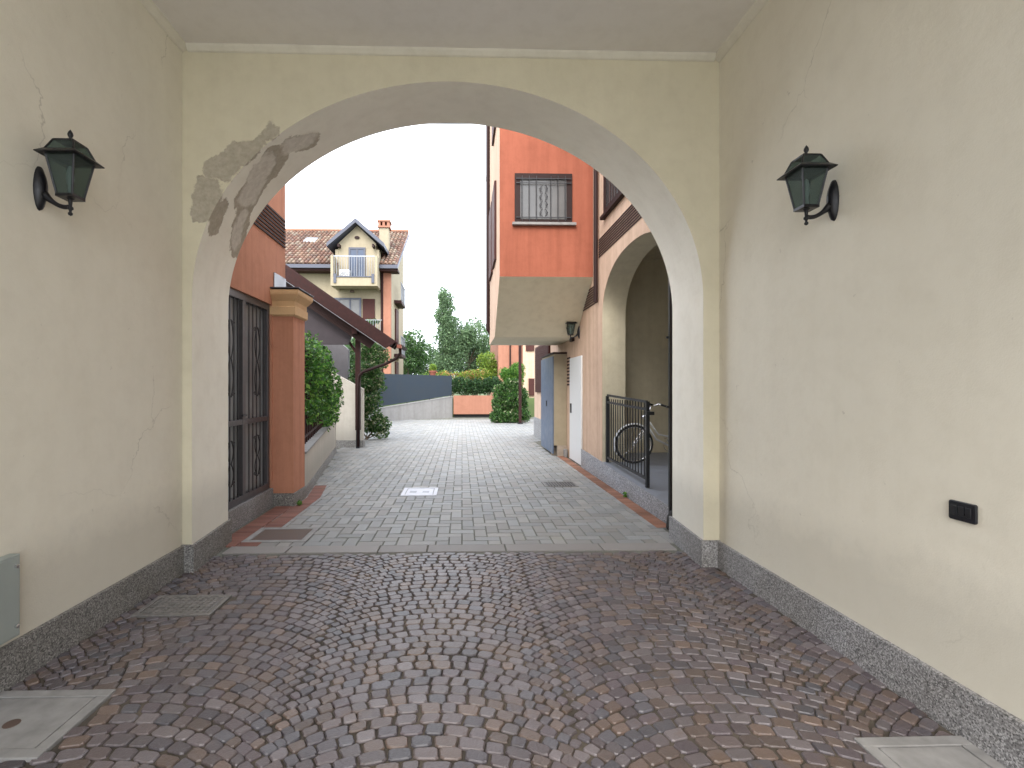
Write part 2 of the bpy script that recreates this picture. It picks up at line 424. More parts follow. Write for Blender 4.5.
# border slabs at the threshold
mb = MB()
xs = [JL+.03, -1.5, -.72, -.30, .38, 1.22, JR-.03]
for a, b_ in zip(xs, xs[1:]):
    k = random.uniform(.85, 1.1); mb.box(a+.005, b_-.005, 4.275, 4.46, -.03, .004+random.uniform(0, .003), mul((.25, .235, .225), k))
struct(mb.build('threshold_slabs', m_paver, bevel=.006, col=True))

# concrete pavers in herringbone
def left_edge(y):
    if y < 6.42: return -1.95
    if y < 11.0: return -2.0-(y-6.42)*.165-.02
    if y < 12.4: return -2.85
    return -4.6+ (y-12)*.0
def pavers():
    mb = MB(); u = .118; yb = 4.468
    for i in range(-60, 40):
        for j in range(-1, 150):
            d = (i-j) % 4
            if d == 0: x0, x1, y0, y1 = i*u, (i+2)*u, j*u, (j+1)*u
            elif d == 3: x0, x1, y0, y1 = i*u, (i+1)*u, j*u, (j+2)*u
            else: continue
            y0 += yb; y1 += yb
            y0c = max(y0, yb); 
            if y1-y0c < .03: continue
            y0 = y0c; cx, cy = (x0+x1)/2, (y0+y1)/2
            rmax = 2.06 if cy < 10.4 else (1.85 if cy < 13.2 else (2.15 if cy < 14.8 else 4.5))
            if cx < left_edge(cy) or cx > rmax or cy > 21.2+max(0, (cx+3.8))*.86 or cy > 23.2: continue
            if in_cover(cx, cy, -.035): continue
            g_ = .002; e = .005; zt = random.uniform(-.0015, .0015); tx = random.uniform(-.006, .006); ty = random.uniform(-.006, .006)
            o = [(x0+g_, y0+g_), (x1-g_, y0+g_), (x1-g_, y1-g_), (x0+g_, y1-g_)]
            t = [(x0+g_+e, y0+g_+e), (x1-g_-e, y0+g_+e), (x1-g_-e, y1-g_-e), (x0+g_+e, y1-g_-e)]
            vs = [(p[0], p[1], zt-.012) for p in o]+[(p[0], p[1], zt+(p[0]-cx)*tx+(p[1]-cy)*ty) for p in t]
            k = random.uniform(.84, 1.14); w_ = random.uniform(-.009, .009)
            mb.add(vs, [(0,1,5,4), (1,2,6,5), (2,3,7,6), (3,0,4,7), (4,5,6,7)], ((.262+w_)*k, .262*k, (.254-w_)*k))
    struct(mb.build('concrete_pavers', m_paver, col=True))
pavers()
# red brick edging strips
mb = MB(); y = 4.47
while y < 7.2:
    le = -2.22 if y < 5.95 else -2.0-max(0, y-6.42)*.165
    for (a, b_) in (((-2.20, -2.0), (-1.995, -1.81)) if y < 5.93 else ((le+.02, le+.19),)):
        if not in_cover((a+b_)/2, y+.03, .0):
            k = random.uniform(.75, 1.15); mb.box(a+.003, b_-.003, y+.004, y+.056, -.02, random.uniform(.0035, .006), mul((.23, .105, .08), k))
    y += .06
y = 4.95
while y < 10.3:
    k = random.uniform(.7, 1.15); mb.box(1.95, 2.10, y+.004, y+.116, -.02, random.uniform(.0035, .006), mul((.26, .125, .08), k)); y += .12
struct(mb.build('brick_edging', m_brickp, col=True, bevel=.003))

# ------------------------------------------------------------------ gateway passage
gw = thing('gateway_building', 'cream plastered carriage passage with a wide arch, peeling on its upper left', 'building', (0, Y0, 0))
YB = -2.0
MB().box(-2.9, 2.8, YB, Y1, 4.601, 4.75).build('roof_slab', m_ceil, gw)
def arched_wall(mb, s0, s1, zt, d0, d1, mp_, a0, a1, zf, n=96, zb=0, spl=0, soff=None):
    """wall from s0..s1 with arched opening a0..a1 whose soffit height is zf(s); it widens by spl from d0 to d1"""
    def q(*p): mb.add([mp_(*x) for x in p], [(0,1,2,3)])
    sb = soff or mb
    def qs(*p): sb.add([mp_(*x) for x in p], [(0,1,2,3)])
    mid, hw = (a0+a1)/2, (a1-a0)/2; zsp = zf(a0)
    def C(u, d):                                # u in -1..1 -> point on the soffit edge at depth d
        k = spl if d == d1 else 0
        z = zf(mid+hw*u); return (mid+(hw+k)*u, d, z+(k*(z-zsp)/max(1e-6, zf(mid)-zsp)))
    for d in (d0, d1):
        k = spl if d == d1 else 0
        for a, b_ in ((s0, a0-k), (a1+k, s1)): q((a, d, zb), (b_, d, zb), (b_, d, zt), (a, d, zt))
    for u in (-1, 1):
        p0, p1 = C(u, d0), C(u, d1); qs((p0[0], d0, zb), (p1[0], d1, zb), p1, p0)
    for a in (s0, s1): q((a, d0, zb), (a, d1, zb), (a, d1, zt), (a, d0, zt))
    us = [-math.cos(PI*i/n) for i in range(n+1)]
    for a, b_ in zip(us, us[1:]):
        for d in (d0, d1):
            p, p2 = C(a, d), C(b_, d); q(p, p2, (p2[0], d, zt), (p[0], d, zt))
        qs(C(a, d0), C(a, d1), C(b_, d1), C(b_, d0))
    q((s0, d0, zt), (s1, d0, zt), (s1, d1, zt), (s0, d1, zt))
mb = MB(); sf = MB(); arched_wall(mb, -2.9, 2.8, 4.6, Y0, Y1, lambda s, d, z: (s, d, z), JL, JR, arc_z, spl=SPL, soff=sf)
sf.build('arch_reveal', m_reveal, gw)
mb.build('arch_wall', m_arch, gw)
MB().box(-2.9, XL, YB, Y0-.001, 0, ZC+.2).build('side_wall', m_pass, gw)
MB().box(XR, 2.8, YB, Y0-.001, 0, ZC+.2).build('side_wall', m_pass, gw)
MB().box(XL+.001, XR-.001, YB, Y0-.001, ZC, ZC+.2).build('ceiling', m_ceil, gw)
mb = MB()
mb.prism([(Y0-.001, ZC-.001), (Y0-.045, ZC-.001), (Y0-.04, ZC-.015), (Y0-.015, ZC-.04), (Y0-.001, ZC-.045)], 'x', XL+.045, XR-.045)
for x, s in ((XL, 1), (XR, -1)):
    mb.prism([(x+s*.002, ZC-.001), (x+s*.05, ZC-.001), (x+s*.045, ZC-.016), (x+s*.017, ZC-.043), (x+s*.002, ZC-.05)], 'y', YB, Y0-.002)
mb.build('ceiling_moulding', m_trim, gw)
# granite skirting slabs: separate slabs per side
SK = .20
for (x, s) in ((XL, 1), (XR, -1)):
    mb = MB(); cuts = [YB, -.2, .9, 1.95, 2.55, 3.2, Y0-.024]
    for a, b_ in zip(cuts, cuts[1:]): mb.box(x+s*.001, x+s*.026, a+.0015, b_-.0015, -.02, SK)
    mb.build('skirting', m_granite if s < 0 else m_granite_d, gw, bevel=.002)
for (x, xo, s) in ((JL, XL+.001, 1), (JR, XR-.001, -1)):
    mb = MB(); mb.box(x+s*.024, xo, Y0-.024, Y0-.001, -.02, SK+.005); 
    q = [(x+s*.001, Y0-.0005), (x+s*.0245, Y0-.0005), (x-s*SPL+s*.0245, Y1+.02), (x-s*SPL+s*.001, Y1+.02)]; mb.prism(q if s > 0 else q[::-1], 'z', -.02, SK+.005)
    mb.build('skirting', m_granite if s < 0 else m_granite_d, gw, bevel=.002)

# ------------------------------------------------------------------ lanterns
def make_lantern(name, label, loc, rz, sc=1.0, group='black wall lanterns'):
    """local frame: wall plane at x=0, lantern reaches out along +x; z=0 at lantern bottom knob"""
    t = thing(name, label, 'lantern', loc, rz, group)
    t.scale = (sc*.84, sc*.84, sc*1.06)
    cx = .185
    # backplate: pointed oval, domed
    mb = MB(); n = 20; lv = []
    for r, dx in ((1, 0), (.96, .014), (.6, .034), (.25, .045)):
        for k in range(n):
            a = 2*PI*k/n; yy = .043*math.sin(a); zz = .095*math.cos(a); zz *= 1+.12*abs(math.cos(a))
            lv.append((dx, yy*r, .125+zz*r))
    mb.add(lv, [(i*n+k, i*n+(k+1) % n, (i+1)*n+(k+1) % n, (i+1)*n+k) for i in range(3) for k in range(n)]+[tuple(range(3*n, 4*n))])
    mb.build('backplate', m_lantern, t, local=True, smooth=True)
    pts = []
    for i in range(11):
        u = i/10; pts.append((.03+(cx-.03)*u, 0, .085-.075*math.sin(u*PI/2)+.018*u*u+.012))
    mb = MB().tube(pts, [.024, .020, .016, .013, .0115, .011, .011, .011, .011, .011, .010], 10)
    mb.lathe([(.002, -.004), (.011, 0), (.013, .008), (.007, .014), (.008, .022), (.016, .028), (.016, .036), (.009, .042), (.012, .07), (.03, .082), (.034, .09)], cx, 0, 0, 14)
    mb.build('arm', m_lantern, t, local=True, smooth=True)
    z0, z1 = .085, .275; b0, b1 = .045, .083
    mb = MB()
    mb.box(cx-b0-.006, cx+b0+.006, -b0-.006, b0+.006, z0-.008, z0+.006)
    for sx in (-1, 1):
        for sy in (-1, 1):
            mb.tube([(cx+sx*b0, sy*b0, z0), (cx+sx*b1, sy*b1, z1)], .0062, 6)
    for a in range(4):
        c0 = [(-1, -1), (1, -1), (1, 1), (-1, 1)][a]; c1 = [(-1, -1), (1, -1), (1, 1), (-1, 1)][(a+1) % 4]
        mb.tube([(cx+c0[0]*b1, c0[1]*b1, z1-.004), (cx+c1[0]*b1, c1[1]*b1, z1-.004)], .006, 6)
    mb.build('cage', m_lantern, t, local=True)
    # roof: flared eave, hipped top panels, crown and finial
    mb = MB()
    def ringq(h, z): return [(cx-h, -h, z), (cx+h, -h, z), (cx+h, h, z), (cx-h, h, z)]
    prof = [(.118, z1-.012), (.120, z1-.008), (.090, z1+.012), (.086, z1+.012)]
    vs = sum([ringq(h, z) for h, z in prof], [])
    mb.add(vs, [(l*4+j, l*4+(j+1) % 4, l*4+4+(j+1) % 4, l*4+4+j) for l in range(3) for j in range(4)]+[(0, 1, 2, 3)])
    for sx in (-1, 1):
        for sy in (-1, 1):
            mb.tube([(cx+sx*.085, sy*.085, z1+.010), (cx+sx*.058, sy*.058, z1+.062), (cx+sx*.052, sy*.052, z1+.066)], .0055, 6)
    mb.box(cx-.055, cx+.055, -.055, .055, z1+.062, z1+.070)
    mb.build('roof', m_lantern, t, local=True)
    mb = MB(); prof = [(.084, z1+.0125), (.054, z1+.0615)]
    vs = sum([ringq(h, z) for h, z in prof], [])
    mb.add(vs, [(j, (j+1) % 4, 4+(j+1) % 4, 4+j) for j in range(4)])
    mb.build('roof_pane', m_lglass, t, local=True)
    mb = MB().lathe([(.022, 0), (.024, .004), (.018, .012), (.008, .016), (.007, .022), (.013, .03), (.0155, .038), (.012, .048), (.006, .056), (.001, .062)], cx, 0, z1+.070, 14)
    mb.build('finial', m_lantern, t, local=True, smooth=True)
    mb = MB()
    vs = ringq(b0-.001, z0+.008)+ringq(b1-.002, z1-.008)
    mb.add(vs, [(j, (j+1) % 4, 4+(j+1) % 4, 4+j) for j in range(4)])
    mb.build('glass', m_lglass, t, local=True)
    MB().lathe([(.014, 0), (.014, .05), (.016, .055), (.021, .08), (.019, .11), (.012, .135), (.003, .142)], cx, 0, z0+.006, 12).build('bulb', m_whitep, t, local=True, smooth=True)
    return t
make_lantern('wall_lantern', 'black iron lantern on the left cream wall of the passage, shown against the darker plaster', (XL, 2.585, 2.275), 0)
make_lantern('wall_lantern', 'black iron lantern on the right cream wall of the passage', (XR, 2.665, 2.288), PI)
make_lantern('wall_lantern', 'small distant black lantern on the terracotta wall below the lower brown louvre', (2.15, 9.1, 2.28), PI, 1.05)

# light switch
t = thing('light_switch', 'black oblong switch plate on the lower right passage wall', 'light switch', (XR, 1.96, .90))
mb = MB()
pl = [(2.010, .862), (2.015, .868), (2.015, .934), (2.010, .94), (1.910, .94), (1.905, .934), (1.905, .868), (1.910, .862)]
mb.prism(pl, 'x', XR-.012, XR-.0005); mb.build('plate', m_black, t, bevel=.003)
for k in range(3):
    MB().box(XR-.016, XR-.0121, 1.917+k*.029+.003, 1.944+k*.029, .882, .922).build('rocker', m_iron, t, bevel=.002)

# grey service box on left wall
t = thing('service_box', 'grey metal service box low on the left passage wall, cut by the picture edge', 'utility box', (XL, 2.15, .25))
MB().box(XL+.001, XL+.05, 1.85, 2.42, .235, .62).build('body', m_greyplas, t, bevel=.004)
MB().box(XL+.0505, XL+.056, 1.86, 2.41, .245, .61).build('cover_plate', m_greyplas, t, bevel=.002)
for z in (.29, .57): MB().lathe([(.009, 0), (.009, .01), (.004, .012)], 0, 0, 0, 10).build('screw', m_chrome, t, local=True)
for o, z in zip([c for c in t.children if c.name.startswith('screw')], (.29, .57)):
    o.location = (.056, 2.39-2.15, z-.25); o.rotation_euler = (0, PI/2, 0)

# ------------------------------------------------------------------ ground covers
def cover(name, label, i, frame_m, lid_m, fw=.045, zt=.008, extra=None):
    a, b_, c, d = COVERS[i]
    t = thing(name, label, 'manhole cover', ((a+b_)/2, (c+d)/2, 0))
    mb = MB()
    mb.box(a, b_, c, c+fw, -.03, zt); mb.box(a, b_, d-fw, d, -.03, zt)
    mb.box(a, a+fw, c+fw+.0005, d-fw-.0005, -.03, zt-.0007); mb.box(b_-fw, b_, c+fw+.0005, d-fw-.0005, -.03, zt-.0007)
    mb.build('frame', frame_m, t, bevel=.003)
    g_ = .006
    MB().box(a+fw+g_, b_-fw-g_, c+fw+g_, d-fw-g_, -.03, zt-.003).build('lid', lid_m, t, bevel=.003)
    MB().box(a+fw, b_-fw, c+fw, d-fw, -.032, -.012).build('seat', m_rubber, t)
    return t
t = cover('manhole_cover', 'square concrete cover with a small round rusty hole, near the left wall in the foreground', 0, m_conc, m_conc, .05)
MB().lathe([(.03, 0), (.03, .002), (.022, .0035)], -1.87, 2.13, .0045, 20).build('lifting_hole', m_rust, t)
cover('manhole_cover', 'square concrete cover beside the right wall at the bottom edge of the picture', 1, m_conc, m_conc, .05)
t = cover('drain_cover', 'worn iron studded drain cover set in the cobbles near the left wall', 2, m_ironpl, m_ironpl, .03)
mb = MB()
for i in range(11):
    for j in range(7):
        mb.box(-2.03+.05+i*.036, -2.03+.05+i*.036+.02, 3.16+j*.034, 3.16+j*.034+.018, .004, .009)
mb.build('studs', m_ironpl, t)
cover('manhole_cover', 'rusty brown square cover in a pale concrete frame beside the red brick edging', 3, m_conc, m_rust, .055)
t = cover('manhole_cover', 'bright white square cover in the middle of the grey pavers', 4, m_concw, m_concw, .05)
for x in (-.70, -.53): MB().box(x, x+.09, 6.68, 6.80, .0042, .0055).build('lifting_slot', m_steel, t)
t = cover('drain_grate', 'dark grey iron grate in the pavers towards the right wall', 5, m_ironpl, m_ironpl, .03)
mb = MB()
for i in range(10): mb.box(1.23+i*.04, 1.25+i*.04, 7.08, 7.36, .004, .010)
mb.build('bars', m_iron, t)

# ------------------------------------------------------------------ left terracotta building
lb = thing('terracotta_building', 'terracotta rendered building left of the lane with a tall grilled door and brown louvre', 'building', (-2.24, 6.4, 0))
WX = -2.245
mb = MB()
mb.box(-5.5, WX, 4.62, 5.97, 2.385, 7.2); mb.box(-5.5, WX, 5.97, 6.42, .3, 7.2); mb.box(-5.5, WX-.12, 4.62, 5.97, .3, 2.385)
mb.build('wall', m_terra, lb)
mb = MB(); mb.box(-5.5, WX+.012, 4.62, 5.985, -.02, .215); mb.build('plinth', m_granite, lb, bevel=.003)
# door
dr = MB(); x0, x1 = WX-.10, WX-.02
ya, yb, za, zb = 4.63, 5.955, .218, 2.382
dr.box(x0, x1, ya, yb, zb-.075, zb); dr.box(x0, x1, ya, yb, za, za+.07)
ym = 5.27
for a, b_ in ((ya, ya+.06), (ym-.035, ym+.035), (yb-.06, yb)): dr.box(x0, x1, a, b_, za+.07, zb-.075)
for a, b_ in ((ya+.06, ym-.035), (ym+.035, yb-.06)): dr.box(x0, x1-.002, a, b_, 1.02, 1.075)
dob = dr.build('door', m_doorfr, lb, bevel=.004)
for a, b_ in ((ya+.06, ym-.035), (ym+.035, yb-.06)):
    for c, d in ((za+.07, 1.02), (1.075, zb-.075)):
        MB().box(x0+.01, x0+.02, a, b_, c, d).build('pane', m_curtain, dob)
        gr = MB(); gx = x1-.008
        n = 6
        for i in range(1, n): yy = a+(b_-a)*i/n; gr.tube([(gx, yy, c), (gx, yy, d)], .0065, 6)
        yc = (a+b_)/2; h = (d-c)*.62; zc = (c+d)/2
        for sgn in (-1, 1):
            for part in (-1, 1):
                pts = []
                for k in range(15):
                    u = k/14; ang = u*PI*1.5
                    pts.append((gx+.008, yc+sgn*(.012+.05*math.sin(u*PI)), zc+part*h/2*u))
                gr.tube(pts, .006, 6)
                pts = [(gx+.008, yc+sgn*(.055+.028*math.cos(t_)*(1-t_/9)), zc+part*(h/2-.03)+.028*math.sin(t_)*(1-t_/9)) for t_ in [k*.5 for k in range(13)]]
                gr.tube(pts, .0055, 6)
        gr.build('grille', m_iron, dob)
MB().tube([(x1, ym-.06, 1.12), (x1+.05, ym-.06, 1.12), (x1+.05, ym-.16, 1.12)], .009, 8).build('handle', m_iron, dob)
# louvre
lv = MB()
for i in range(8):
    z = 3.17+i*.046
    lv.box(WX+.001, WX+.013, 4.75, 6.40, z, z+.023)
lv.build('louvre', m_louvre, lb)
# pillar
PX0, PX1, PY0, PY1 = -2.32, -2.0, 5.995, 6.42
p = MB().box(PX0, PX1, PY0, PY1, .15, 2.30).build('pillar', m_terra, lb, bevel=.004)
MB().box(PX0-.01, PX1+.012, PY0-.012, PY1+.01, -.02, .149).build('pillar_base', m_granite_d, p, bevel=.003)
cp = MB()
def sq(e): return [(PX0-e, PY0-e), (PX1+e, PY0-e), (PX1+e, PY1+e), (PX0-e, PY1+e)]
rings = [(.004, 2.25), (.012, 2.255), (.03, 2.27), (.03, 2.36), (.02, 2.37), (.02, 2.43), (.045, 2.46), (.075, 2.50), (.08, 2.52), (.08, 2.555), (0, 2.57)]
vs = []
for e, z in rings: vs += [(a, b_, z) for a, b_ in sq(e)]
cp.add(vs, [(l*4+j, l*4+(j+1) % 4, l*4+4+(j+1) % 4, l*4+4+j) for l in range(len(rings)-1) for j in range(4)]+[tuple(range(len(vs)-4, len(vs)))])
cp.build('pillar_cap', plaster('cap_plaster', (.60, .40, .22), .08), p)
MB().box(PX0-.09, PX1+.09, PY0-.09, PY1+.09, 2.572, 2.582).build('cap_flashing', m_slate, p)
MB().box(WX+.002, WX+.012, 6.02, 6.41, 2.585, 2.78).build('wall_flashing', m_steel, lb)

# ------------------------------------------------------------------ planter wall, hedge, fence
pw = thing('planter_wall', 'low cream planter wall with stone coping running back from the terracotta pillar', 'wall', (-2.4, 8.5, 0))
A = Vector((-2.0, 6.425)); B = Vector((-2.75, 11.0)); D = (B-A).normalized(); Nn = Vector((D.y, -D.x))*-1   # Nn points left
def slab(mb, A, B, off0, off1, z0a, z0b, z1a, z1b):
    a0 = A+Nn*off0; a1 = A+Nn*off1; b0 = B+Nn*off0; b1 = B+Nn*off1
    mb.add([(a0.x, a0.y, z0a), (a1.x, a1.y, z0a), (b1.x, b1.y, z0b), (b0.x, b0.y, z0b), (a0.x, a0.y, z1a), (a1.x, a1.y, z1a), (b1.x, b1.y, z1b), (b0.x, b0.y, z1b)],
           [(0,3,2,1), (4,5,6,7), (0,1,5,4), (1,2,6,5), (2,3,7,6), (3,0,4,7)])
mb = MB(); slab(mb, A, B, 0, .16, .13, .13, .56, .72); mb.build('wall', m_white, pw)
mb = MB(); slab(mb, A, B, -.012, .17, -.03, -.03, .129, .129); mb.build('base', m_granite_d, pw)
mb = MB(); slab(mb, A, B, -.02, .19, .561, .721, .59, .75); mb.build('coping', m_conc, pw, bevel=.004)
fe = thing('railing_fence', 'dark rusty vertical bar fence behind the green hedge on the low planter wall', 'fence', (-2.4, 8.4, .6))
for k in range(26):
    p_ = A+(B-A)*(k/26)+Nn*.1; zz = .59+.16*k/26
    MB().box(p_.x-.012, p_.x+.012, p_.y-.012, p_.y+.012, zz, 1.95).build('bar', m_brown, fe)
mb = MB(); slab(mb, A, B, .085, .115, 1.93, 1.93, 1.97, 1.97); slab(mb, A, B, .086, .114, .68, .84, .71, .87); mb.build('rail', m_brown, fe)

def leaves(n, fn, size, cols, flat=.0, asp=.55):
    """n leaves; fn() -> position; each leaf a folded 2-triangle/quad"""
    P = np.array([fn() for _ in range(n)]); mb_v = []; mb_f = []; mb_c = []
    ax = rng.normal(size=(n, 3)); ax[:, 2] *= (1-flat); ax /= np.linalg.norm(ax, axis=1)[:, None]
    up = rng.normal(size=(n, 3)); bx = np.cross(ax, up); bx /= np.linalg.norm(bx, axis=1)[:, None]
    nx = np.cross(ax, bx)
    s = size*rng.uniform(.6, 1.35, size=(n, 1))
    v0 = P-ax*s*.5; v2 = P+ax*s*.5; v1 = P+bx*s*asp*.5+nx*s*.1; v3 = P-bx*s*asp*.5+nx*s*.1
    V = np.stack([v0, v1, v2, v3], 1).reshape(-1, 3)
    mb = MB(); mb.v = [tuple(x) for x in V]; mb.f = [(4*i, 4*i+1, 4*i+2, 4*i+3) for i in range(n)]
    ci = rng.integers(0, len(cols), n); k = rng.uniform(.6, 1.4, n)
    mb.c = [tuple(min(1, c*k[i]) for c in cols[ci[i]]) for i in range(n)]
    return mb
GREEN = [(.045, .13, .022), (.065, .17, .03), (.03, .085, .02), (.10, .22, .04), (.05, .11, .03)]
BRIGHT = [(.09, .24, .03), (.16, .33, .05), (.05, .15, .02), (.22, .38, .08), (.06, .18, .03)]
DARKG = [(.02, .055, .02), (.03, .08, .025), (.04, .10, .03), (.055, .12, .04)]
TREEG = [(.10, .17, .085), (.13, .21, .10), (.155, .24, .115), (.11, .185, .10), (.18, .27, .14)]  # greens lightened and greyed, slight distance haze put into the leaf colour
YEL = [(.20, .30, .04), (.26, .36, .06), (.14, .25, .04)]
VARI = [(.05, .13, .03), (.08, .18, .04), (.04, .10, .03), (.35, .38, .22), (.10, .2, .06)]
def blob_fn(blobs, shell=.45):
    ws = np.array([b_[3]*b_[4]*b_[5] for b_ in blobs])**.8; ws /= ws.sum()
    def fn():
        b_ = blobs[rng.choice(len(blobs), p=ws)]
        d = rng.normal(size=3); d /= np.linalg.norm(d); r = (shell+(1-shell)*rng.random()**.6)*rng.uniform(.9, 1.08)
        return (b_[0]+d[0]*b_[3]*r, b_[1]+d[1]*b_[4]*r, b_[2]+d[2]*b_[5]*r)
    return fn
def subblobs(cx, cy, cz, rx, ry, rz, n, f=.38):
    out = []
    for _ in range(n):
        d = rng.normal(size=3); d /= np.linalg.norm(d); r = rng.uniform(.35, .85)
        k = f*rng.uniform(.6, 1.25)
        out.append((cx+d[0]*rx*r, cy+d[1]*ry*r, cz+d[2]*rz*r, rx*k, ry*k, rz*k))
    return out
def plant(name, label, cat, loc, blobs, n, size, cols, group=None, stems=6, trunk=None, zbase=0, shell=.45, asp=.55):
    t = thing(name, label, cat, loc, 0, group)
    leaves(n, blob_fn(blobs, shell), size, cols, 0, asp).build('crown' if trunk else 'foliage', m_leaf, t, col=True)
    mb = MB()
    if trunk:
        r, h = trunk
        mb.tube([(loc[0], loc[1], zbase), (loc[0]+r*.3, loc[1], zbase+h*.5), (loc[0], loc[1], zbase+h)], [r*1.2, r*.9, r*.6], 8)
        for b_ in blobs[:9]:
            mb.tube([(loc[0], loc[1], zbase+h*.75), ((loc[0]+b_[0])/2, (loc[1]+b_[1])/2, (zbase+h*.8+b_[2])/2), (b_[0], b_[1], b_[2])], [r*.4, r*.28, r*.1], 6)
        mb.build('trunk', m_bark, t)
    else:
        for k in range(stems):
            b_ = blobs[k % len(blobs)]
            mb.tube([(loc[0]+random.uniform(-.1, .1), loc[1]+random.uniform(-.1, .1), zbase), ((loc[0]+b_[0])/2, (loc[1]+b_[1])/2, (zbase+b_[2])/2), (b_[0], b_[1], b_[2])], [.02, .015, .006], 5)
        mb.build('stem', m_bark, t)
    return t
# hedge behind planter wall
bl = []
for k in range(24):
    f = k/23; p_ = A+(B-A)*(.06+f*.86)+Nn*rng.uniform(.12, .38)
    for z in (rng.uniform(1.0, 1.3), rng.uniform(1.4, 1.7), rng.uniform(1.75, 2.0)):
        bl.append((p_.x, p_.y, z+.05*f, .22, .28, .27))
for k in range(7):   # overhang towards the lane at the far end
    p_ = A+(B-A)*(.5+k*.06)-Nn*.05; bl.append((p_.x, p_.y, rng.uniform(.95, 1.5), .17, .25, .3))
plant('hedge', 'bright green leafy hedge rising behind the low planter wall beside the terracotta pillar', 'hedge', (-2.7, 8.6, .5), bl, 15000, .075, BRIGHT+GREEN, stems=14, zbase=.5)
mb = MB(); slab(mb, A, B, .17, 1.5, -.02, -.02, .5, .62); struct(mb.build('planter_soil', simple('soil', (.06, .045, .03), .95)))

# garden wall and canopy
t = thing('garden_wall', 'cream garden wall with a sloping top behind the canopy post', 'wall', (-2.6, 11.9, 0))
MB().prism([(-5.6, .17), (-2.34, .17), (-2.34, 1.38), (-4.3, 2.45), (-5.6, 2.45)], 'y', 11.85, 12.05).build('wall', m_white, t)
MB().box(-5.6, -2.325, 11.835, 12.065, -.03, .169).build('base', m_granite_d, t)

cy_ = 11.2
cn_ = thing('canopy', 'dark brown timber lean-to canopy sloping down to a post by the lane', 'canopy', (-2.42, 11.7, 0))
def line(x): return 2.43-(x+1.487)*.699      # top edge height of verge
mb = MB()
def sl(x0, x1, off_t, off_b, ya_, yb_, mb):
    mb.prism([(x0, line(x0)+off_b), (x1, line(x1)+off_b), (x1+ (off_b-off_t)*-.35*1, line(x1)+off_t-.0), (x0, line(x0)+off_t)][::-1], 'y', ya_, yb_)
X0c, X1c = -5.0, -1.50
mb.prism([(X0c, line(X0c)), (X1c+.02, line(X1c+.02)), (X1c-.20, line(X1c-.20)-.31+.02), (X0c, line(X0c)-.36)], 'y', cy_, cy_+.04)
mb.build('fascia', m_brown, cn_, bevel=.005)
MB().prism([(X0c, line(X0c)-.365), (X1c-.20, line(X1c-.20)-.30), (X1c-.21, line(X1c-.20)-.308), (X0c, line(X0c)-.374)], 'y', cy_-.005, cy_+.045).build('metal_drip_edge', m_steel, cn_)
MB().prism([(X0c, line(X0c)+.02), (X1c+.06, line(X1c+.06)+.02), (X1c+.06, line(X1c+.06)-.03), (X0c, line(X0c)-.03)], 'y', cy_+.041, 12.3).build('roof_boards', m_brown, cn_)
for yy in (11.35, 11.8, 12.15):
    MB().prism([(X0c, line(X0c)-.035), (X1c-.05, line(X1c-.05)-.035), (X1c-.13, line(X1c-.13)-.20), (X0c, line(X0c)-.23)], 'y', yy, yy+.10).build('rafter', m_frame, cn_)
MB().box(-3.55, -3.43, 11.3, 12.28, line(-3.49)-.40, line(-3.49)-.24).build('purlin', m_brown, cn_)
MB().box(-2.48, -2.36, 11.3, 12.28, line(-2.42)-.46, line(-2.42)-.26).build('purlin', m_brown, cn_)
pz = line(-2.42)-.46
MB().prism([(X0c, line(X0c)-.30), (-1.95, line(-1.95)-.28), (-2.10, line(-2.10)-.56), (X0c, line(X0c)-.62)], 'y', 11.40, 11.47).build('barge_beam', m_frame, cn_)
MB().prism([(X0c, line(X0c)-.6), (-2.55, line(-2.55)-.58), (-2.62, 2.40), (X0c, 2.40)], 'y', 11.60, 11.66).build('gable_board', simple('grey_gable_board', (.06, .052, .058), .8, 0, .15, 3, .2), cn_)
po = MB().box(-2.475, -2.365, 11.66, 11.77, .42, pz).build('post', m_brown, cn_, bevel=.004)
MB().box(-2.46, -2.38, 11.675, 11.755, -.01, .42).build('post_shoe', m_iron, po)
MB().tube([(-2.42, 11.71, pz-.45), (-2.75, 11.71, pz+.03)], .035, 6).build('brace', m_brown, cn_)
gx = X1c+.10; gz = line(X1c+.06)-.03
mb = MB(); n = 9
prof = [(gx+.06*math.cos(PI+PI*k/(n-1)), gz+.06*math.sin(PI+PI*k/(n-1))) for k in range(n)]+[(gx+.05*math.cos(2*PI-PI*k/(n-1)), gz+.05*math.sin(-PI*k/(n-1))) for k in range(n)]
mb.prism(prof, 'y', cy_-.02, 12.3); gu = mb.build('gutter', m_frame, cn_)
MB().box(gx-.05, gx+.05, cy_-.03, cy_+.12, gz-.075, gz+.0).build('gutter_end', m_copper, cn_)
MB().tube([(gx, cy_+.15, gz-.06), (gx, cy_+.18, gz-.18), (gx-.10, cy_+.22, gz-.30), (gx-.35, cy_+.28, gz-.42), (-2.28, 11.55, gz-.60), (-2.36, 11.6, gz-.68), (-2.39, 11.62, gz-.85), (-2.40, 11.635, .05)], .035, 8).build('downpipe', m_frame, cn_, smooth=True)
# grey house wall behind hedge (attached structure below the canopy)
t = thing('shed_wall', 'grey rendered wall in the shade under the brown canopy behind the hedge', 'wall', (-4.2, 13.7, 0))
MB().prism([(-6.0, 0), (-3.1, 0), (-3.1, 2.45), (-4.6, 3.75), (-6.0, 4.7)], 'y', 13.7, 13.9).build('wall', plaster('shade_grey_plaster', (.18, .17, .18), .08), t)

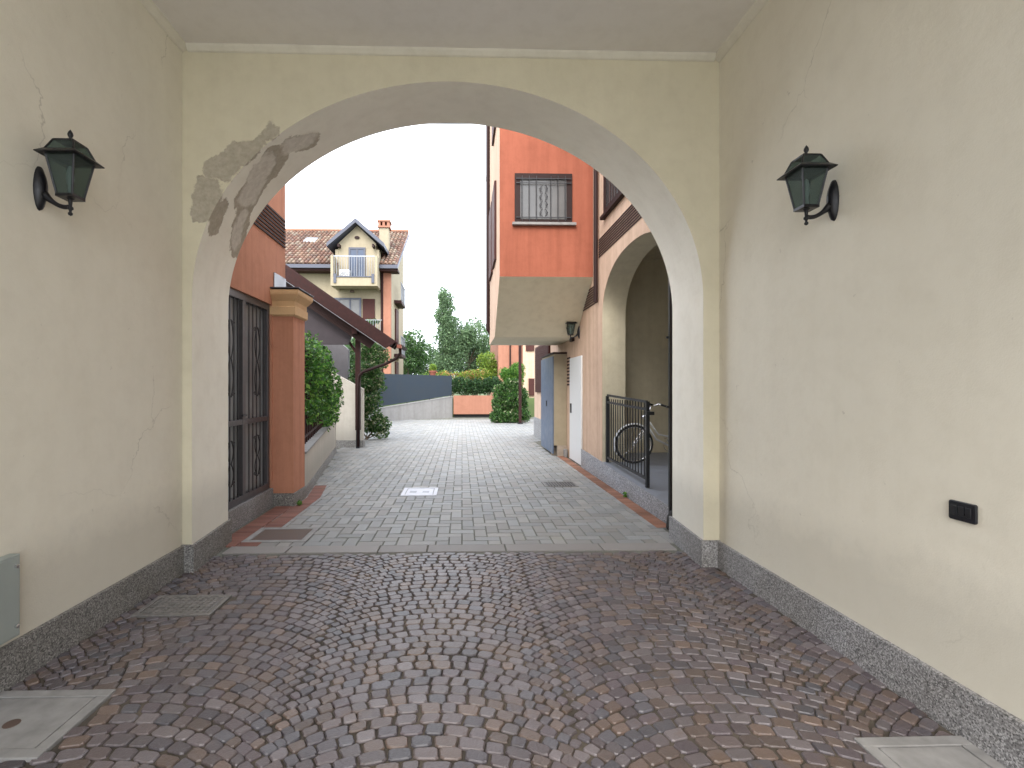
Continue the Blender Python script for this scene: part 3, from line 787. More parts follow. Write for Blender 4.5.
# ivy beyond post
bl = [b_ for k in range(10) for b_ in subblobs(-2.5+.08*math.sin(k*2), 13.7, .3+k*.26, .42, .35, .28, 4, .7)]
plant('climbing_ivy', 'variegated ivy column growing behind the canopy post left of the blue screen', 'ivy', (-2.6, 13.7, 0), bl, 9000, .085, VARI, stems=5)
# ------------------------------------------------------------------ far retaining wall, blue screen
P0 = Vector((-5.2, 19.7)); P1 = Vector((-.45, 23.75)); d = (P1-P0).normalized(); nn = Vector((-d.y, d.x))
def slab2(mb, a, b_, w0, w1, za0, zb0, za1, zb1):
    q = [a+nn*w0, a+nn*w1, b_+nn*w1, b_+nn*w0]
    mb.add([(q[0].x, q[0].y, za0), (q[1].x, q[1].y, za0), (q[2].x, q[2].y, zb0), (q[3].x, q[3].y, zb0), (q[0].x, q[0].y, za1), (q[1].x, q[1].y, za1), (q[2].x, q[2].y, zb1), (q[3].x, q[3].y, zb1)],
           [(0,3,2,1), (4,5,6,7), (0,1,5,4), (1,2,6,5), (2,3,7,6), (3,0,4,7)])
t = thing('retaining_wall', 'pale grey retaining wall with a rising top below the blue screen', 'wall', (-2.8, 21.7, 0))
mb = MB(); slab2(mb, P0, P1, 0, .2, -.03, -.03, .27, .98); mb.build('wall', m_grey, t)
mb = MB(); slab2(mb, P0, P1, -.02, .22, .271, .981, .30, 1.01); mb.build('coping', m_conc, t)
t = thing('blue_screen_fence', 'dark blue shade screen stretched on posts above the pale retaining wall', 'fence', (-2.8, 21.8, .6))
mb = MB(); slab2(mb, P0, P1, .06, .075, .36, 1.05, 2.02, 1.98); mb.build('screen', m_blue, t)
for k in range(6):
    p_ = P0+(P1-P0)*(k/5*.99+.005)+nn*.11; z = .30+.7*k/5
    MB().tube([(p_.x, p_.y, z), (p_.x, p_.y, 2.06)], .025, 6).build('fence_post', m_iron, t)
t = thing('terracotta_garden_wall', 'short terracotta garden wall at the end of the lane below the dark hedge', 'wall', (.5, 23.8, 0))
MB().box(-.40, 1.75, 23.7, 24.0, .16, 1.04).build('wall', m_terraf, t)
MB().box(-.38, 1.75, 23.85, 24.0, -.03, .159).build('dark_gap_fill', m_rubber, t)  # near-black block paints in the shade of the gap beneath the wall
plant('hedge', 'dark green clipped hedge on top of the short terracotta garden wall', 'hedge', (.6, 24.3, 1.0),
      [(x, 24.25+rng.uniform(-.1, .2), 1.45+rng.uniform(-.1, .12), .3, .3, .42) for x in np.linspace(-.5, 1.9, 13)], 4500, .11, DARKG, stems=8, zbase=.6)
struct(MB().prism([(-14, 24.6), (-.3, 24.02), (6, 24.02), (14, 60), (-20, 60)], 'z', -.02, .9).build('garden_bank', m_grass))
for i, (x, y, z, r, cols, lab) in enumerate([(-3.4, 25.5, 1.75, .7, YEL+GREEN, 'low yellow-green shrub above the left end of the blue screen'),
        (-2.0, 26, 1.8, .8, YEL+GREEN, 'yellow-green shrub behind the middle of the blue screen, beside the red flower pot'),
        (-.6, 26.5, 1.9, .8, YEL+[(.5, .22, .10)], 'shrub with orange-pink blossom above the right end of the blue screen'),
        (.7, 26.5, 1.9, .8, YEL+[(.5, .25, .12)], 'blossoming shrub above the dark clipped hedge')]):
    plant('garden_shrub', lab, 'shrub', (x, y, .9), subblobs(x, y, z, r*1.1, r, r*.65, 9, .5), 1800, .10, cols, stems=4, zbase=.8)
plant('golden_shrub', 'bright lime yellow shrub rising beside the far terracotta house', 'shrub', (1.45, 27.5, .9), subblobs(1.45, 27.5, 2.3, .75, .6, 1.0, 12, .45), 3500, .12, YEL, stems=5, zbase=.8)
t = thing('flower_pot', 'small red terracotta pot standing on the garden bank behind the blue screen', 'flower pot', (-1.45, 24.9, 1.9))
MB().lathe([(.10, 0), (.12, .02), (.17, .24), (.20, .25), (.20, .31), (.17, .31)], -1.45, 24.9, 1.95, 16).build('pot', m_copper, t, smooth=False)
MB().box(-1.6, -1.3, 24.75, 25.05, .85, 1.949).build('pedestal', m_stone, t)
leaves(260, blob_fn([(-1.45, 24.9, 2.4, .2, .2, .2)]), .1, YEL).build('foliage', m_leaf, t, col=True)

# ------------------------------------------------------------------ trees
def crown(cx, cy, cz, rx, ry, rz, n, f=.33): return subblobs(cx, cy, cz, rx, ry, rz, n, f)
plant('poplar_tree', 'tall narrow poplar rising above the round trees at the end of the lane', 'tree', (-1.5, 48, 0),
      [(-1.5+rng.uniform(-.4, .4), 48+rng.uniform(-.5, .5), z, .95*wd, .85*wd, .8) for z, wd in [(3, .9), (3.8, 1.1), (4.6, 1.15), (5.4, 1.1), (6.2, 1.15), (7, 1.0), (7.7, .95), (8.4, .95), (9.1, .85), (9.8, .75), (10.4, .55)] for _ in range(3)], 14000, .2, TREEG, trunk=(.22, 7))
for (x, y, z, rx, rz, n, cols, lab) in [
        (.6, 50, 4.9, 3.1, 3.7, 20000, TREEG, 'broad rounded tree just right of the tall poplar'),
        (3.6, 54, 4.8, 2.8, 3.8, 13000, DARKG+TREEG, 'dark rounded tree partly behind the projecting terracotta bay'),
        (-4.9, 44, 4.0, 2.1, 3.0, 12000, TREEG+GREEN, 'leafy tree seen just right of the cream house'),
        (-3.2, 52, 3.0, 1.9, 2.6, 9000, TREEG, 'lower tree between the cream house and the poplar'),
        (-7.6, 40, 3.6, 2.2, 2.6, 7000, DARKG+TREEG, 'dark tree standing behind the cream house corner')]:
    plant('broadleaf_tree', lab, 'tree', (x, y, 0), crown(x, y, z, rx, rx, rz, 26), n, .2, cols, trunk=(.25, z), group='trees beyond the lane')
bl = [b_ for k in range(26) for b_ in subblobs(-28+k*2.4, 66+rng.uniform(-3, 3), 2.2, 2.4, 2, 2.4, 3, .7)]
o = leaves(14000, blob_fn(bl), .34, TREEG).build('far_woodland', m_leaf, None, col=True); tag(o, 'distant line of green trees closing the view', 'woodland', None, 'stuff')
# low trees left, between canopy and house
plant('garden_tree', 'green garden tree under the end of the canopy in front of the cream house', 'tree', (-4.4, 18.8, 0), crown(-4.4, 18.8, 2.3, 1.5, .9, 1.15, 22, .42), 9000, .11, GREEN+TREEG, trunk=(.08, 1.6))

# ------------------------------------------------------------------ cream house with dormer
hs = thing('cream_house', 'cream rendered house with clay tile roof and gabled dormer balcony', 'house', (-7, 26, 0))
HX0, HX1, HY = -12.5, -3.68, 26.0
mb = MB(); mb.prism([(HY, 0), (HY, 7.75), (31, 10.7), (31.5, 10.4), (31.5, 0)], 'x', HX0, HX1); mb.build('wall', m_house, hs)
MB().box(-4.03, HX1+.03, HY-.25, HY-.001, 0, 7.5).build('pilaster', m_terraf, hs)
MB().tube([(-4.11, HY-.14, 7.55), (-4.11, HY-.14, 0)], .075, 8).build('downpipe', m_brown, hs)
# tiled roof: barrel tile columns with steps
DX0, DX1 = -6.42, -4.18
def tile_roof(x0, x1, ye, ze, yr, zr, cw=.21, cl=.38, name='roof', thick=.05):
    mb = MB(); L = math.hypot(yr-ye, zr-ze); dy, dz = (yr-ye)/L, (zr-ze)/L
    ny, nz = -dz, dy
    nc = int((x1-x0)/cw); nr = int(L/cl)
    pal = [(.18, .10, .07), (.21, .13, .09), (.15, .08, .058), (.23, .165, .12), (.14, .09, .07), (.24, .19, .145)]
    for i in range(nc):
        for j in range(nr+1):
            a = j*cl; b_ = min(L, a+cl+.05)
            if b_ <= a: continue
            ya_ = ye+dy*a; xm_ = x0+(i+.5)*cw
            if DX0+.1 < xm_ < DX1-.1 and ya_ < 28.3-abs(xm_-(DX0+DX1)/2)*.5: continue
            c = mul(random.choice(pal), random.uniform(.8, 1.15))
            vs = []
            for q, lift in ((a, .045), (b_, .0)):
                for k in range(6):
                    an = PI*k/5; xx = x0+i*cw+cw*.5-cw*.36*math.cos(an); h = .075*math.sin(an)+lift
                    vs.append((xx, ye+dy*q+ny*h, ze+dz*q+nz*h))
            mb.add(vs, [(k, k+1, 7+k, 6+k) for k in range(5)]+[(0,1,2,3,4,5)], c)
            mb.quad((x0+i*cw+cw*.8, ye+dy*a+ny*.02, ze+dz*a+nz*.02), (x0+i*cw+cw*1.2, ye+dy*a+ny*.02, ze+dz*a+nz*.02), (x0+i*cw+cw*1.2, ye+dy*b_, ze+dz*b_), (x0+i*cw+cw*.8, ye+dy*b_, ze+dz*b_), mul(c, .8))
    sl = (zr-ze)/(yr-ye); ymid = 28.3
    for xa, xb, y_a in ((x0, DX0+.15, ye), (DX1-.15, x1, ye), (DX0+.15, DX1-.15, ymid)):
        za_ = ze+(y_a-ye)*sl
        mb.add([(xa, y_a, za_-.01), (xb, y_a, za_-.01), (xb, yr, zr-.01), (xa, yr, zr-.01), (xa, y_a, za_-.09), (xb, y_a, za_-.09), (xb, yr, zr-.09), (xa, yr, zr-.09)], [(0,1,2,3), (7,6,5,4), (0,4,5,1), (1,5,6,2), (2,6,7,3), (3,7,4,0)], (.25, .13, .09))
    return mb
rf = tile_roof(HX0-.3, HX1+.38, HY-.7, 7.62, 31, 11.02).build('roof', m_tile, hs, col=True)
MB().tube([(HX0-.3, 31, 11.08), (HX1+.38, 31, 11.08)], .12, 8).build('ridge', m_terraf, rf)
# eave gutter and soffit, split around the dormer
DX0, DX1 = -6.42, -4.18
for a, b_ in ((HX0-.3, DX0-.02), (DX1+.02, HX1+.45)):
    MB().box(a, b_, HY-.85, HY-.705, 7.40, 7.58).build('gutter', m_slate, hs)
    MB().box(a, b_, HY-.70, HY+.05, 7.30, 7.40).build('soffit', m_brown, hs)
MB().prism([(HY-.7, 7.36), (31, 10.76), (31, 10.92), (HY-.7, 7.54)], 'x', HX1+.385, HX1+.43).build('verge_board', m_slate, hs)
# dormer bay + balcony
DY = HY-.55
dm = MB(); 
dm.prism([(DX0+.18, 8.0), (DX1-.18, 8.0), (DX1-.18, 8.72), ((DX0+DX1)/2, 9.62), (DX0+.18, 8.72)], 'y', DY, 28.8)
dm.box(DX0+.18, DX1-.18, DY, HY, 6.65, 8.0)
dmo = dm.build('dormer', m_house, hs)
cx = (DX0+DX1)/2
for s in (-1, 1):
    MB().prism([(cx, 9.86), (cx+s*1.42, 8.62), (cx+s*1.42, 8.42), (cx, 9.64)], 'y', DY-.45, 28.9).build('dormer_roof', m_slate, dmo)
for s in (-1, 1): MB().box(cx+s*.86-.05, cx+s*.86+.05, DY-.35, DY, 8.45, 8.60).build('bracket', m_frame, dmo)
v = MB().lathe([(.11, 0), (.13, .02), (.13, .05)], 0, 0, 0, 12).build('vent', m_frame, dmo, local=True)
v.location = (cx-hs.location.x, DY-hs.location.y, 9.0); v.rotation_euler = (PI/2, 0, 0); v.scale = (1, .6, 1)
# balcony box
BY = DY-.75
mb = MB(); mb.box(DX0-.02, DX1+.02, BY, DY-.001, 6.42, 6.62)
mb.box(DX0-.02, DX0+.10, BY, DY-.001, 6.62, 7.9); mb.box(DX1-.10, DX1+.02, BY, DY-.001, 6.62, 7.9); mb.box(DX0+.10, DX1-.10, BY, BY+.1, 6.62, 6.86)
mb.box(DX0+.02, DX0+.17, DY, DY+.5, 6.42, 8.4); mb.box(DX1-.17, DX1-.02, DY, DY+.5, 6.42, 8.4)
bal = mb.build('balcony', m_house, hs)
mb = MB(); mb.box(DX0+.1, DX1-.1, BY+.03, BY+.07, 7.86, 7.91)
for k in range(17): x = DX0+.14+k*(DX1-DX0-.28)/16; mb.tube([(x, BY+.05, 6.86), (x, BY+.05, 7.87)], .011, 5)
mb.build('railing', m_steel, bal)
mb = MB(); mb.box(DX0+.13, DX0+.26, BY-.06, BY-.002, 6.55, 7.0); mb.box(DX1-.26, DX1-.13, BY-.06, BY-.002, 6.55, 7.0); mb.box(DX0+.26, DX1-.26, BY-.04, BY-.002, 6.84, 6.89); mb.build('trim', m_slate, bal)
def window(name, x0, x1, z0, z1, y, parent, fm=m_frame, gm=m_pane, fw=.07, mull=1, dep=.06, bars=0):
    mb = MB()
    mb.box(x0, x1, y-dep, y-.002, z1-fw, z1); mb.box(x0, x1, y-dep, y-.002, z0, z0+fw)
    mb.box(x0, x0+fw, y-dep, y-.002, z0+fw, z1-fw); mb.box(x1-fw, x1, y-dep, y-.002, z0+fw, z1-fw)
    for i in range(mull): xm = x0+(x1-x0)*(i+1)/(mull+1); mb.box(xm-fw*.45, xm+fw*.45, y-dep*.9, y-.002, z0+fw, z1-fw)
    f = mb.build(name, fm, parent)
    MB().box(x0+fw, x1-fw, y-dep*.5, y-.004, z0+fw, z1-fw).build('pane', gm, f)
    return f
window('balcony_door', cx-.42, cx+.42, 6.66, 8.5, DY, dmo, m_slate, m_pane_b, .09)
ac = thing('air_conditioner', 'white air conditioning unit standing on the dormer balcony beside the door', 'air conditioner', (DX0+.6, DY-.35, 6.62))
MB().box(DX0+.34, DX0+.84, DY-.48, DY-.18, 6.63, 7.28).build('casing', m_whitep, ac, bevel=.02)
mb = MB(); fx, fz = DX0+.57, 6.96
for r in (.07, .13, .19): mb.tube([(fx+r*math.cos(a), DY-.49, fz+r*math.sin(a)) for a in [2*PI*k/20 for k in range(20)]], .012, 5, True)
mb.build('fan_grille', m_iron, ac)
w_ = window('window', -6.9, -5.2, 4.2, 6.05, HY, hs, m_slate, m_pane, .09, 2)
w_ = MB().box(-5.12, -4.5, HY-.07, HY-.002, 4.1, 6.0); w_.build('shutter', m_shut, hs)
mb = MB(); mb.box(-7.0, -3.98, HY-1.0, HY-.001, 3.75, 3.9); mb.box(-7.0, -3.98, HY-1.0, HY-.97, 4.77, 4.8)
for k in range(26): x = -6.95+k*.115; mb.tube([(x, HY-.98, 3.9), (x, HY-.98, 4.76)], .012, 5)
mb.build('lower_balcony', m_steel, hs)
t = thing('balcony_plant', 'leafy plant on the lower balcony of the cream house', 'plant', (-4.6, HY-.6, 3.9))
MB().lathe([(.1, 0), (.15, .25), (.16, .25)], -4.6, HY-.6, 3.902, 12).build('pot', m_terra, t)
leaves(300, blob_fn([(-4.6, HY-.6, 4.75, .5, .25, .14), (-4.6, HY-.6, 4.4, .1, .1, .3)]), .12, GREEN).build('foliage', m_leaf, t, col=True)
MB().lathe([(.12, 0), (.12, .05), (.09, .12)], -5.6, HY-.35, 6.28, 12).build('ceiling_light', m_rust, hs)
# skylight
def on_roof(x, y, h=0): return (x, y, 7.62+(y-(HY-.7))*3.4/5.7+h)
q = [on_roof(-9.02, 28.7, .13), on_roof(-8.35, 28.7, .13), on_roof(-8.35, 29.3, .13), on_roof(-9.02, 29.3, .13)]
mb = MB(); mb.add(q+[(a, b_, c-.15) for a, b_, c in q], [(0,1,2,3), (0,4,5,1), (1,5,6,2), (2,6,7,3), (3,7,4,0)]); sk = mb.build('skylight', m_steel, hs)
q = [on_roof(-8.95, 28.77, .137), on_roof(-8.42, 28.77, .137), on_roof(-8.42, 29.23, .137), on_roof(-8.95, 29.23, .137)]
MB().add(q, [(0,1,2,3)]).build('pane', glassy('skylight_glass', (.22, .24, .27), .6), sk)
# chimney
ch = MB().box(-4.46, -3.96, 27.1, 27.6, 8.2, 10.05); cho = ch.build('chimney', m_house, hs)
mb = MB(); mb.box(-4.54, -3.88, 27.02, 27.68, 10.05, 10.14)
for a in (-4.52, -4.28, -4.04): mb.box(a, a+.13, 27.04, 27.66, 10.14, 10.36)
mb.box(-4.56, -3.86, 27.0, 27.7, 10.36, 10.45); mb.build('chimney_cap', m_terraf, cho)
MB().box(-4.6, -3.85, 26.7, 27.08, 8.05, 8.25).build('chimney_flashing', m_slate, cho)
# side (right) balconies and shutters
for z in (6.0, 3.1):
    MB().box(HX1+.001, HX1+.40, 27.2, 29.2, z, z+.16).build('side_balcony', m_brown, hs)
    mb = MB()
    for k in range(14): mb.box(HX1+.36, HX1+.38, 27.25+k*.14, 27.27+k*.14, z+.16, z+1.1)
    mb.box(HX1+.35, HX1+.39, 27.2, 29.2, z+1.1, z+1.14); mb.build('side_railing', m_steel, hs)
    MB().box(HX1+.002, HX1+.08, 27.5, 28.6, z-2.2, z-.25).build('shutter', m_shut, hs)
# antenna
MB().tube([(-8.9, 31, 11.1), (-8.9, 31, 12.2)], .02, 5).build('aerial', m_iron, hs)

# ------------------------------------------------------------------ right terracotta building
rb = thing('red_terracotta_building', 'red terracotta building right of the lane with an overhanging bay and an arched porch', 'building', (2.15, 8, 0))
RX = 2.15; TH = .36; RT = 7.6
PA0, PA1 = 4.95, 7.62; pc = (PA0+PA1)/2; pa = (PA1-PA0)/2
def pz_(s):
    u = abs((s-pc)/pa); return 2.42+.83*max(0, 1-u**2.3)**(1/2.3)
mb = MB(); arched_wall(mb, 4.62, 14.8, RT, RX, RX+TH, lambda s, d_, z: (d_, s, z), PA0, PA1, pz_, 64)
mb.build('wall', m_pinkp, rb)
m_jambk = m_creamo
# cream lining of the porch arch (soffit and jamb), 3 mm proud
mb = MB(); ss = [pc-pa*math.cos(PI*i/64) for i in range(65)]
e = .003
for a, b_ in zip(ss, ss[1:]):
    mb.quad((RX+.004, a, pz_(a)-e), (RX+TH, a, pz_(a)-e), (RX+TH, b_, pz_(b_)-e), (RX+.004, b_, pz_(b_)-e))
mb.quad((RX+.004, PA1-e, .2), (RX+TH, PA1-e, .2), (RX+TH, PA1-e, pz_(PA1)), (RX+.004, PA1-e, pz_(PA1)))
mb.quad((RX+.004, PA0+e, .2), (RX+TH, PA0+e, .2), (RX+TH, PA0+e, pz_(PA0)), (RX+.004, PA0+e, pz_(PA0)))
mb.build('arch_lining', m_creamo, rb)
# porch interior
mb = MB(); mb.box(RX+TH, 5.4, 8.45, 8.6, 0, 3.6); mb.box(5.2, 5.4, 4.62, 8.45, 0, 3.6); mb.box(RX+TH, 5.4, 4.62, 4.80, 0, 3.6); mb.box(RX+TH, 5.4, 4.62, 8.6, 3.6, 3.8)
mb.build('porch_wall', m_creamo, rb)
mb = MB(); pts = [(2.135, 4.63, -.02), (5.3, 4.63, -.02), (5.3, 8.5, -.02), (2.135, 8.5, -.02)]
mb.add(pts+[(2.135, 4.63, .165), (5.3, 4.63, .165), (5.3, 8.5, .30), (2.135, 8.5, .30)], [(0,3,2,1), (4,5,6,7), (0,1,5,4), (1,2,6,5), (2,3,7,6), (3,0,4,7)])
mb.build('porch_floor', m_platform, rb)
mb = MB()
for a, b_ in ((4.63, 5.8), (5.803, 7.0), (7.003, 8.85)):
    za, zb_ = .17+(a-4.63)*.035, .17+(b_-4.63)*.035
    mb.add([(2.118, a, -.02), (2.134, a, -.02), (2.134, b_, -.02), (2.118, b_, -.02), (2.118, a, za), (2.134, a, za), (2.134, b_, zb_), (2.118, b_, zb_)], [(0,3,2,1), (4,5,6,7), (0,1,5,4), (1,2,6,5), (2,3,7,6), (3,0,4,7)])
mb.build('kerb', granite('kerb_granite', .30, (.95, .98, 1.08), 120), rb)
# louvres
lv = MB()
def louvre(y0, y1, z0, z1, n, name='louvre'):
    lv = MB(); st = (z1-z0)/n
    for i in range(n):
        z = z0+i*st; lv.box(RX-.010, RX-.001, y0, y1, z, z+st*.5)
    lv.build(name, m_louvre, rb)
louvre(4.9, 7.78, 3.44, 3.74, 8); louvre(7.85, 9.5, 2.76, 3.08, 8); louvre(9.86, 10.14, 1.45, 2.05, 9)
MB().tube([(RX-.05, 7.80, 7.4), (RX-.05, 7.80, 2.75)], .035, 8).build('downpipe', m_frame, rb)
mb = MB(); mb.box(RX-.05, RX-.001, 9.5, 9.72, 2.3, 2.95); mb.build('wall_bracket', m_frame, rb)
# upper right window (in side wall)
def side_window(y0, y1, z0, z1, name='window'):
    mb = MB(); f = .08
    mb.box(RX-.03, RX-.001, y0, y1, z1-f, z1); mb.box(RX-.03, RX-.001, y0, y1, z0, z0+f); mb.box(RX-.03, RX-.001, y0, y0+f, z0+f, z1-f); mb.box(RX-.03, RX-.001, y1-f, y1, z0+f, z1-f)
    for k in range(1, 9): yy = y0+(y1-y0)*k/9; mb.tube([(RX-.03, yy, z0+f), (RX-.03, yy, z1-f)], .008, 5)
    mb.box(RX-.07, RX-.001, y0-.05, y1+.05, z0-.045, z0-.001)
    f_ = mb.build(name, m_frame, rb)
    MB().box(RX-.006, RX-.002, y0+f, y1-f, z0+f, z1-f).build('pane', m_pane, f_)
side_window(6.35, 7.45, 3.98, 5.1)
# bay
BX0, BX1, BYF, BYB, BZ = .615, RX-.001, 8.15, 11.2, 3.22
mb = MB()
side = [(BYF, BZ), (BYF, RT), (BYB, RT), (BYB, 2.36), (9.38, 2.36)]
n = len(side); v = [(BX0, a, b_) for a, b_ in side]+[(BX1, a, b_) for a, b_ in side]
mb.add(v, [(0, 1, 6, 5), (1, 2, 7, 6), (2, 3, 8, 7), tuple(range(5, 10))])
bay = mb.build('bay', m_terra2, rb)
MB().add([(BX0, a, b_) for a, b_ in side], [tuple(range(5))]).build('bay_side', m_pinkp, bay)
MB().add([(BX0, BYF, BZ), (BX1, BYF, BZ), (BX1, 9.38, 2.36), (BX0, 9.38, 2.36), (BX0, BYB, 2.36), (BX1, BYB, 2.36)], [(0, 3, 2, 1), (3, 4, 5, 2)]).build('bay_soffit', m_soffit, bay)
# bay front window with grille
wx0, wx1, wz0, wz1 = .86, 1.80, 4.10, 4.90
mb = MB(); f = .09; y = BYF
for (a, b_, c, d_) in ((wx0, wx1, wz1-f, wz1), (wx0, wx1, wz0, wz0+.05), (wx0, wx0+f, wz0+.05, wz1-f), (wx1-f, wx1, wz0+.05, wz1-f)): mb.box(a, b_, y-.03, y-.002, c, d_)
fo = mb.build('window', m_frame, bay)
MB().box(wx0+f, wx1-f, y-.012, y-.004, wz0+.05, wz1-f).build('pane', m_pane, fo)
mb = MB(); gy = y-.05
for k in range(1, 8):
    xx = wx0+(wx1-wx0)*k/8
    if k != 4: mb.tube([(xx, gy, wz0+.02), (xx, gy, wz1-.05)], .007, 5)
for z in (wz0+.07, wz1-.17, wz1-.10): mb.box(wx0+.02, wx1-.02, gy-.006, gy+.006, z, z+.012)
xm = (wx0+wx1)/2
for s in (-1, 1):
    for j in range(4):
        zc = wz0+.15+j*.13
        mb.tube([(xm+s*(.018+.038*math.sin(t_)), gy, zc+.055*-math.cos(t_)) for t_ in [PI*k/9 for k in range(10)]], .006, 5)
        mb.tube([(xm+s*(.05+.02*math.cos(t_)*(1-t_/9)), gy, zc+.02*math.sin(t_)) for t_ in [k*.7 for k in range(9)]], .005, 5)
mb.build('grille', m_iron, fo)
MB().box(wx0-.04, wx1+.06, y-.07, y-.001, wz0-.045, wz0-.005).build('sill', m_conc, fo)
# bay side windows/shutters (seen edge-on)
for a, b_, c, d_ in ((8.9, 9.7, 3.7, 5.1), (9.9, 10.8, 3.7, 5.1), (8.9, 9.7, 6.1, 7.3)):
    MB().box(BX0-.04, BX0-.001, a, b_, c, d_).build('shutter', m_shut, bay)
MB().tube([(BX0-.04, 11.05, 7.5), (BX0-.04, 11.05, 2.7), (BX0+.05, 11.07, 2.55)], .045, 8).build('downpipe', m_frame, bay)
# white door, far shutter, base
dd = MB().box(RX-.03, RX-.001, 8.86, 9.80, .02, 1.98).build('door', m_whitep, rb, bevel=.003)
MB().box(RX-.05, RX-.031, 9.62, 9.68, .92, 1.10).build('handle', m_iron, dd)
mb = MB(); mb.box(RX-.05, RX-.001, 12.1, 14.3, 1.28, 2.55)
for k in range(22): mb.box(RX-.062, RX-.05, 12.15, 14.25, 1.32+k*.055, 1.355+k*.055)
mb.build('shutter', m_shut, rb)
MB().box(RX-.02, RX-.001, 13.3, 14.79, -.02, .55).build('base', m_granite, rb)
MB().box(1.2, RX+3, 4.62, 8.14, RT, RT+.15).build('roof_slab', m_frame, rb)
MB().box(BX0+.1, RX+3, 8.141, 15, RT, RT+.15).build('roof_slab', m_frame, rb)

# steel post at arch corner and rubber stop
t = thing('steel_post', 'slim dark steel post at the near edge of the arched porch', 'post', (2.10, 5.0, 0))
MB().box(2.085, 2.12, 4.97, 5.0, 0, 3.1).build('shaft', m_iron, t, bevel=.002)
MB().lathe([(.055, 0), (.06, .02), (.05, .12), (.03, .17), (.005, .19)], 2.085, 4.90, 0, 14).build('foot_cap', m_rubber, t, smooth=True)
for z in (1.2, 1.9): MB().box(2.06, 2.084, 4.975, 4.995, z, z+.02).build('hinge', m_iron, t)

# iron gate in the porch
ig = thing('iron_gate', 'black iron bar gate standing in the arched porch in front of the bicycle', 'gate', (2.2, 5.9, .25))
def fz(y): return .17+(y-4.63)*.035
gy0, gy1 = 5.88, 7.57; gx = 2.21
mb = MB(); mb.box(gx-.02, gx+.02, gy0, gy0+.04, fz(gy0)-.0, 1.24); mb.build('stile', m_iron, ig)
mb = MB(); mb.box(gx-.02, gx+.02, gy1-.04, gy1, fz(gy1)-.0, 1.28); mb.build('stile', m_iron, ig)
for za_, zb__ in ((.30, .30), (1.13, 1.14), (1.22, 1.245)):
    mb = MB(); v = [(gx-.014, gy0+.041, za_), (gx+.014, gy0+.041, za_), (gx+.014, gy1-.041, zb__+.03), (gx-.014, gy1-.041, zb__+.03)]
    mb.add(v+[(a, b_, c+.03) for a, b_, c in v], [(0,3,2,1), (4,5,6,7), (0,1,5,4), (1,2,6,5), (2,3,7,6), (3,0,4,7)]); mb.build('rail', m_iron, ig)
for k in range(1, 16):
    yy = gy0+.02+(gy1-gy0-.04)*k/16; MB().tube([(gx, yy, .33), (gx, yy, 1.235)], .0075, 6).build('bar', m_iron, ig)
MB().box(gx-.03, gx+.06, gy0-.04, gy0-.001, 1.08, 1.12).build('latch', m_iron, ig)

